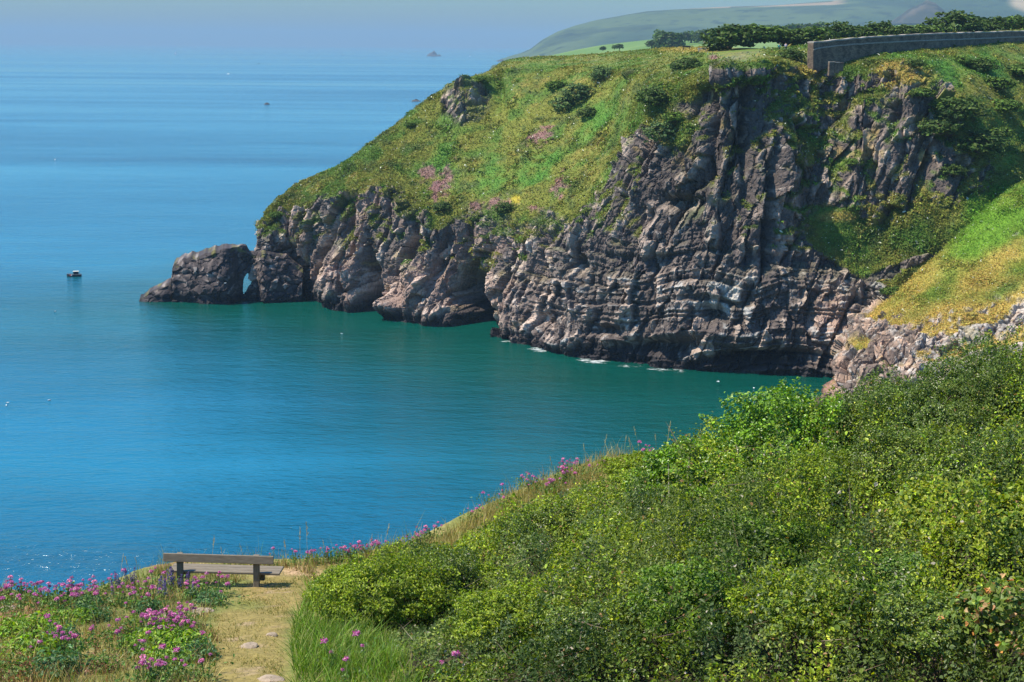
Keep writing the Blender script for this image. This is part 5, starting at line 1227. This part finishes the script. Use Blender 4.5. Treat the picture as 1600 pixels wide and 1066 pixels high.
def yacht(px, py, w, label, sail, rot=0.0, cabin=True):
    b0 = sea_at(px, py); s = w / F * np.linalg.norm(b0 - EYE) / 9.0
    r_ = empty('sailing_boat' if sail else 'motor_boat', (b0[0], b0[1], 0), rot)
    mb = MB(); hull(mb, 9, 2.8, 1.1); mb.build('hull', M_WHITE if sail != 2 else M_HULLD, r_)
    mb = MB(); mb.box((-.4, 0, 1.5), (3.6, 1.7, .9), 0, .1); mb.build('cabin', M_WHITE if sail != 2 else M_HULLD, r_)
    if sail:
        mb = MB(); mb.tube([(.6, 0, 1), (.6, 0, 12)], .09, 6); mb.tube([(.6, 0, 2.2), (-3.6, 0, 2.2)], .07, 6); mb.build('mast', M_WHITE if sail != 2 else M_HULLD, r_)
        if sail == 1:
            mb = MB(); mb.rings([[(.5, .03, 2.4), (.5, -.03, 2.4), (.5, -.03, 11.6), (.5, .03, 11.6)], [(-1.6, .2, 2.4), (-1.6, .14, 2.4), (-.4, .06, 7.4), (-.4, .1, 7.4)], [(-3.5, .03, 2.4), (-3.5, -.03, 2.4), (-3.4, -.03, 2.6), (-3.4, .03, 2.6)]]); mb.build('sail', M_WHITE, r_)
    else:
        mb = MB(); mb.box((-.2, 0, 2.15), (2.2, 1.5, .5), 0, .08); mb.build('window', M_GLASS, r_)
        mb = MB(); mb.tube([(-1, 0, 2.3), (-1, 0, 4.2)], .06, 6); mb.build('mast', M_WHITE, r_)
    r_.scale = (s, s, s); tag(r_, label, 'boat', 'boats far out at sea')
yacht(275, 85.5, 6, 'grey two masted looking yacht near the horizon, the leftmost distant boat', 1, .3)
yacht(357, 116, 5, 'small white motor boat alone on the darker band of sea', 0, 2.8)
yacht(404.5, 100, 3.2, 'tiny dark boat with a mast between the white boat and the horizon', 2, .4)
yacht(369, 94, 2.4, 'tiniest speck of a boat above the white motor boat', 2, .2)
yacht(535, 86.5, 3.2, 'tiny boat far out in the middle of the horizon water', 2, 1.0)
yacht(734, 89, 3, 'tiny boat with an upright mast right of the flat topped islet', 1, .5)
M_GULL = mat_plain('white_feathers', (.82, .82, .8), .7, 20, .05)
def gull_proto(fly):
    r_ = empty('gull')
    sp = []
    for k in range(9):
        t_ = k / 8; x = (t_ - .5) * .6; rr_ = .085 * math.sin(math.pi * min(max(t_ * .92 + .06, 0), 1)) ** .7 + .004; zc = .08 + (.10 * max(0, t_ - .72) / .28 if not fly else 0)
        sp.append([(x, rr_ * math.cos(a), zc + rr_ * math.sin(a)) for a in np.linspace(0, 2 * math.pi, 9)[:-1]])
    mb = MB(); mb.rings(sp); mb.build('body', M_GULL, r_, True)
    for sy in (1, -1):
        mb = MB()
        pts = [(.10, .05, .12), (.16, .35, .20), (.02, .72, .16)] if fly else [(.12, .08, .13), (-.1, .10, .14), (-.34, .03, .13)]
        wd = [.16, .14, .03] if fly else [.06, .07, .02]
        mb.rings([[(p[0] - w_, sy * p[1], p[2]), (p[0], sy * p[1], p[2] + .02), (p[0] + .04, sy * p[1], p[2]), (p[0], sy * p[1], p[2] - .02)] for p, w_ in zip(pts, wd)]); mb.build('wing', M_GWING, r_)
    return r_
protoG = [gull_proto(False), gull_proto(True)]
gulls = [(12, 630, 0, 'upper left gull of the three sitting on the water at the left edge'), (10, 634, 0, 'gull just below the first one on the water at the left edge'), (77, 626, 0, 'gull sitting on the water right of the pair at the left edge'), (86, 250, 0, 'tiny gull far out on the left of the sea'), (86, 487, 0, 'gull floating below the fishing boat'), (534, 522, 0, 'gull on the bright reflection below the lit cliff face'), (1178, 607, 0, 'left gull of the pair floating in the green water below the dark cliff'), (1198, 609, 0, 'right gull of the pair floating in the green water below the dark cliff'), (1122, 597, 1, 'gull gliding low over the green water under the cliff'), (340, 442, 0, 'left white gull perched on the dark rock ridge'), (352, 443, 0, 'right white gull perched on the dark rock ridge')]
for i, (x, y, k, lab) in enumerate(gulls):
    q = sea_at(x, y); s = .95
    if i == 8: q = q * .99 + EYE * .01
    if i >= 9: q = at(x, y, wy - 4)
    if i == 3: s = 2.2
    put(protoG, k, tuple(q), s, i * 1.9, lab, 'gull', 'gulls on and over the water')

# ------------------------------------------------------------------ haze
hz_b = MB(); hz_b.box((0, 13000, 160), (60000, 40000, 330))
m, ns, ls, b = new_mat('sea_haze'); ns.remove(b)
pv_ = ns.new('ShaderNodeVolumePrincipled'); pv_.inputs['Color'].default_value = (.275, .395, .50, 1); pv_.inputs['Density'].default_value = .00010; pv_.inputs['Anisotropy'].default_value = .0
ls.new(pv_.outputs[0], ns['Material Output'].inputs['Volume'])
hz = hz_b.build('haze', m); tag(hz, 'thin blue summer haze over the sea', None, None, 'stuff')
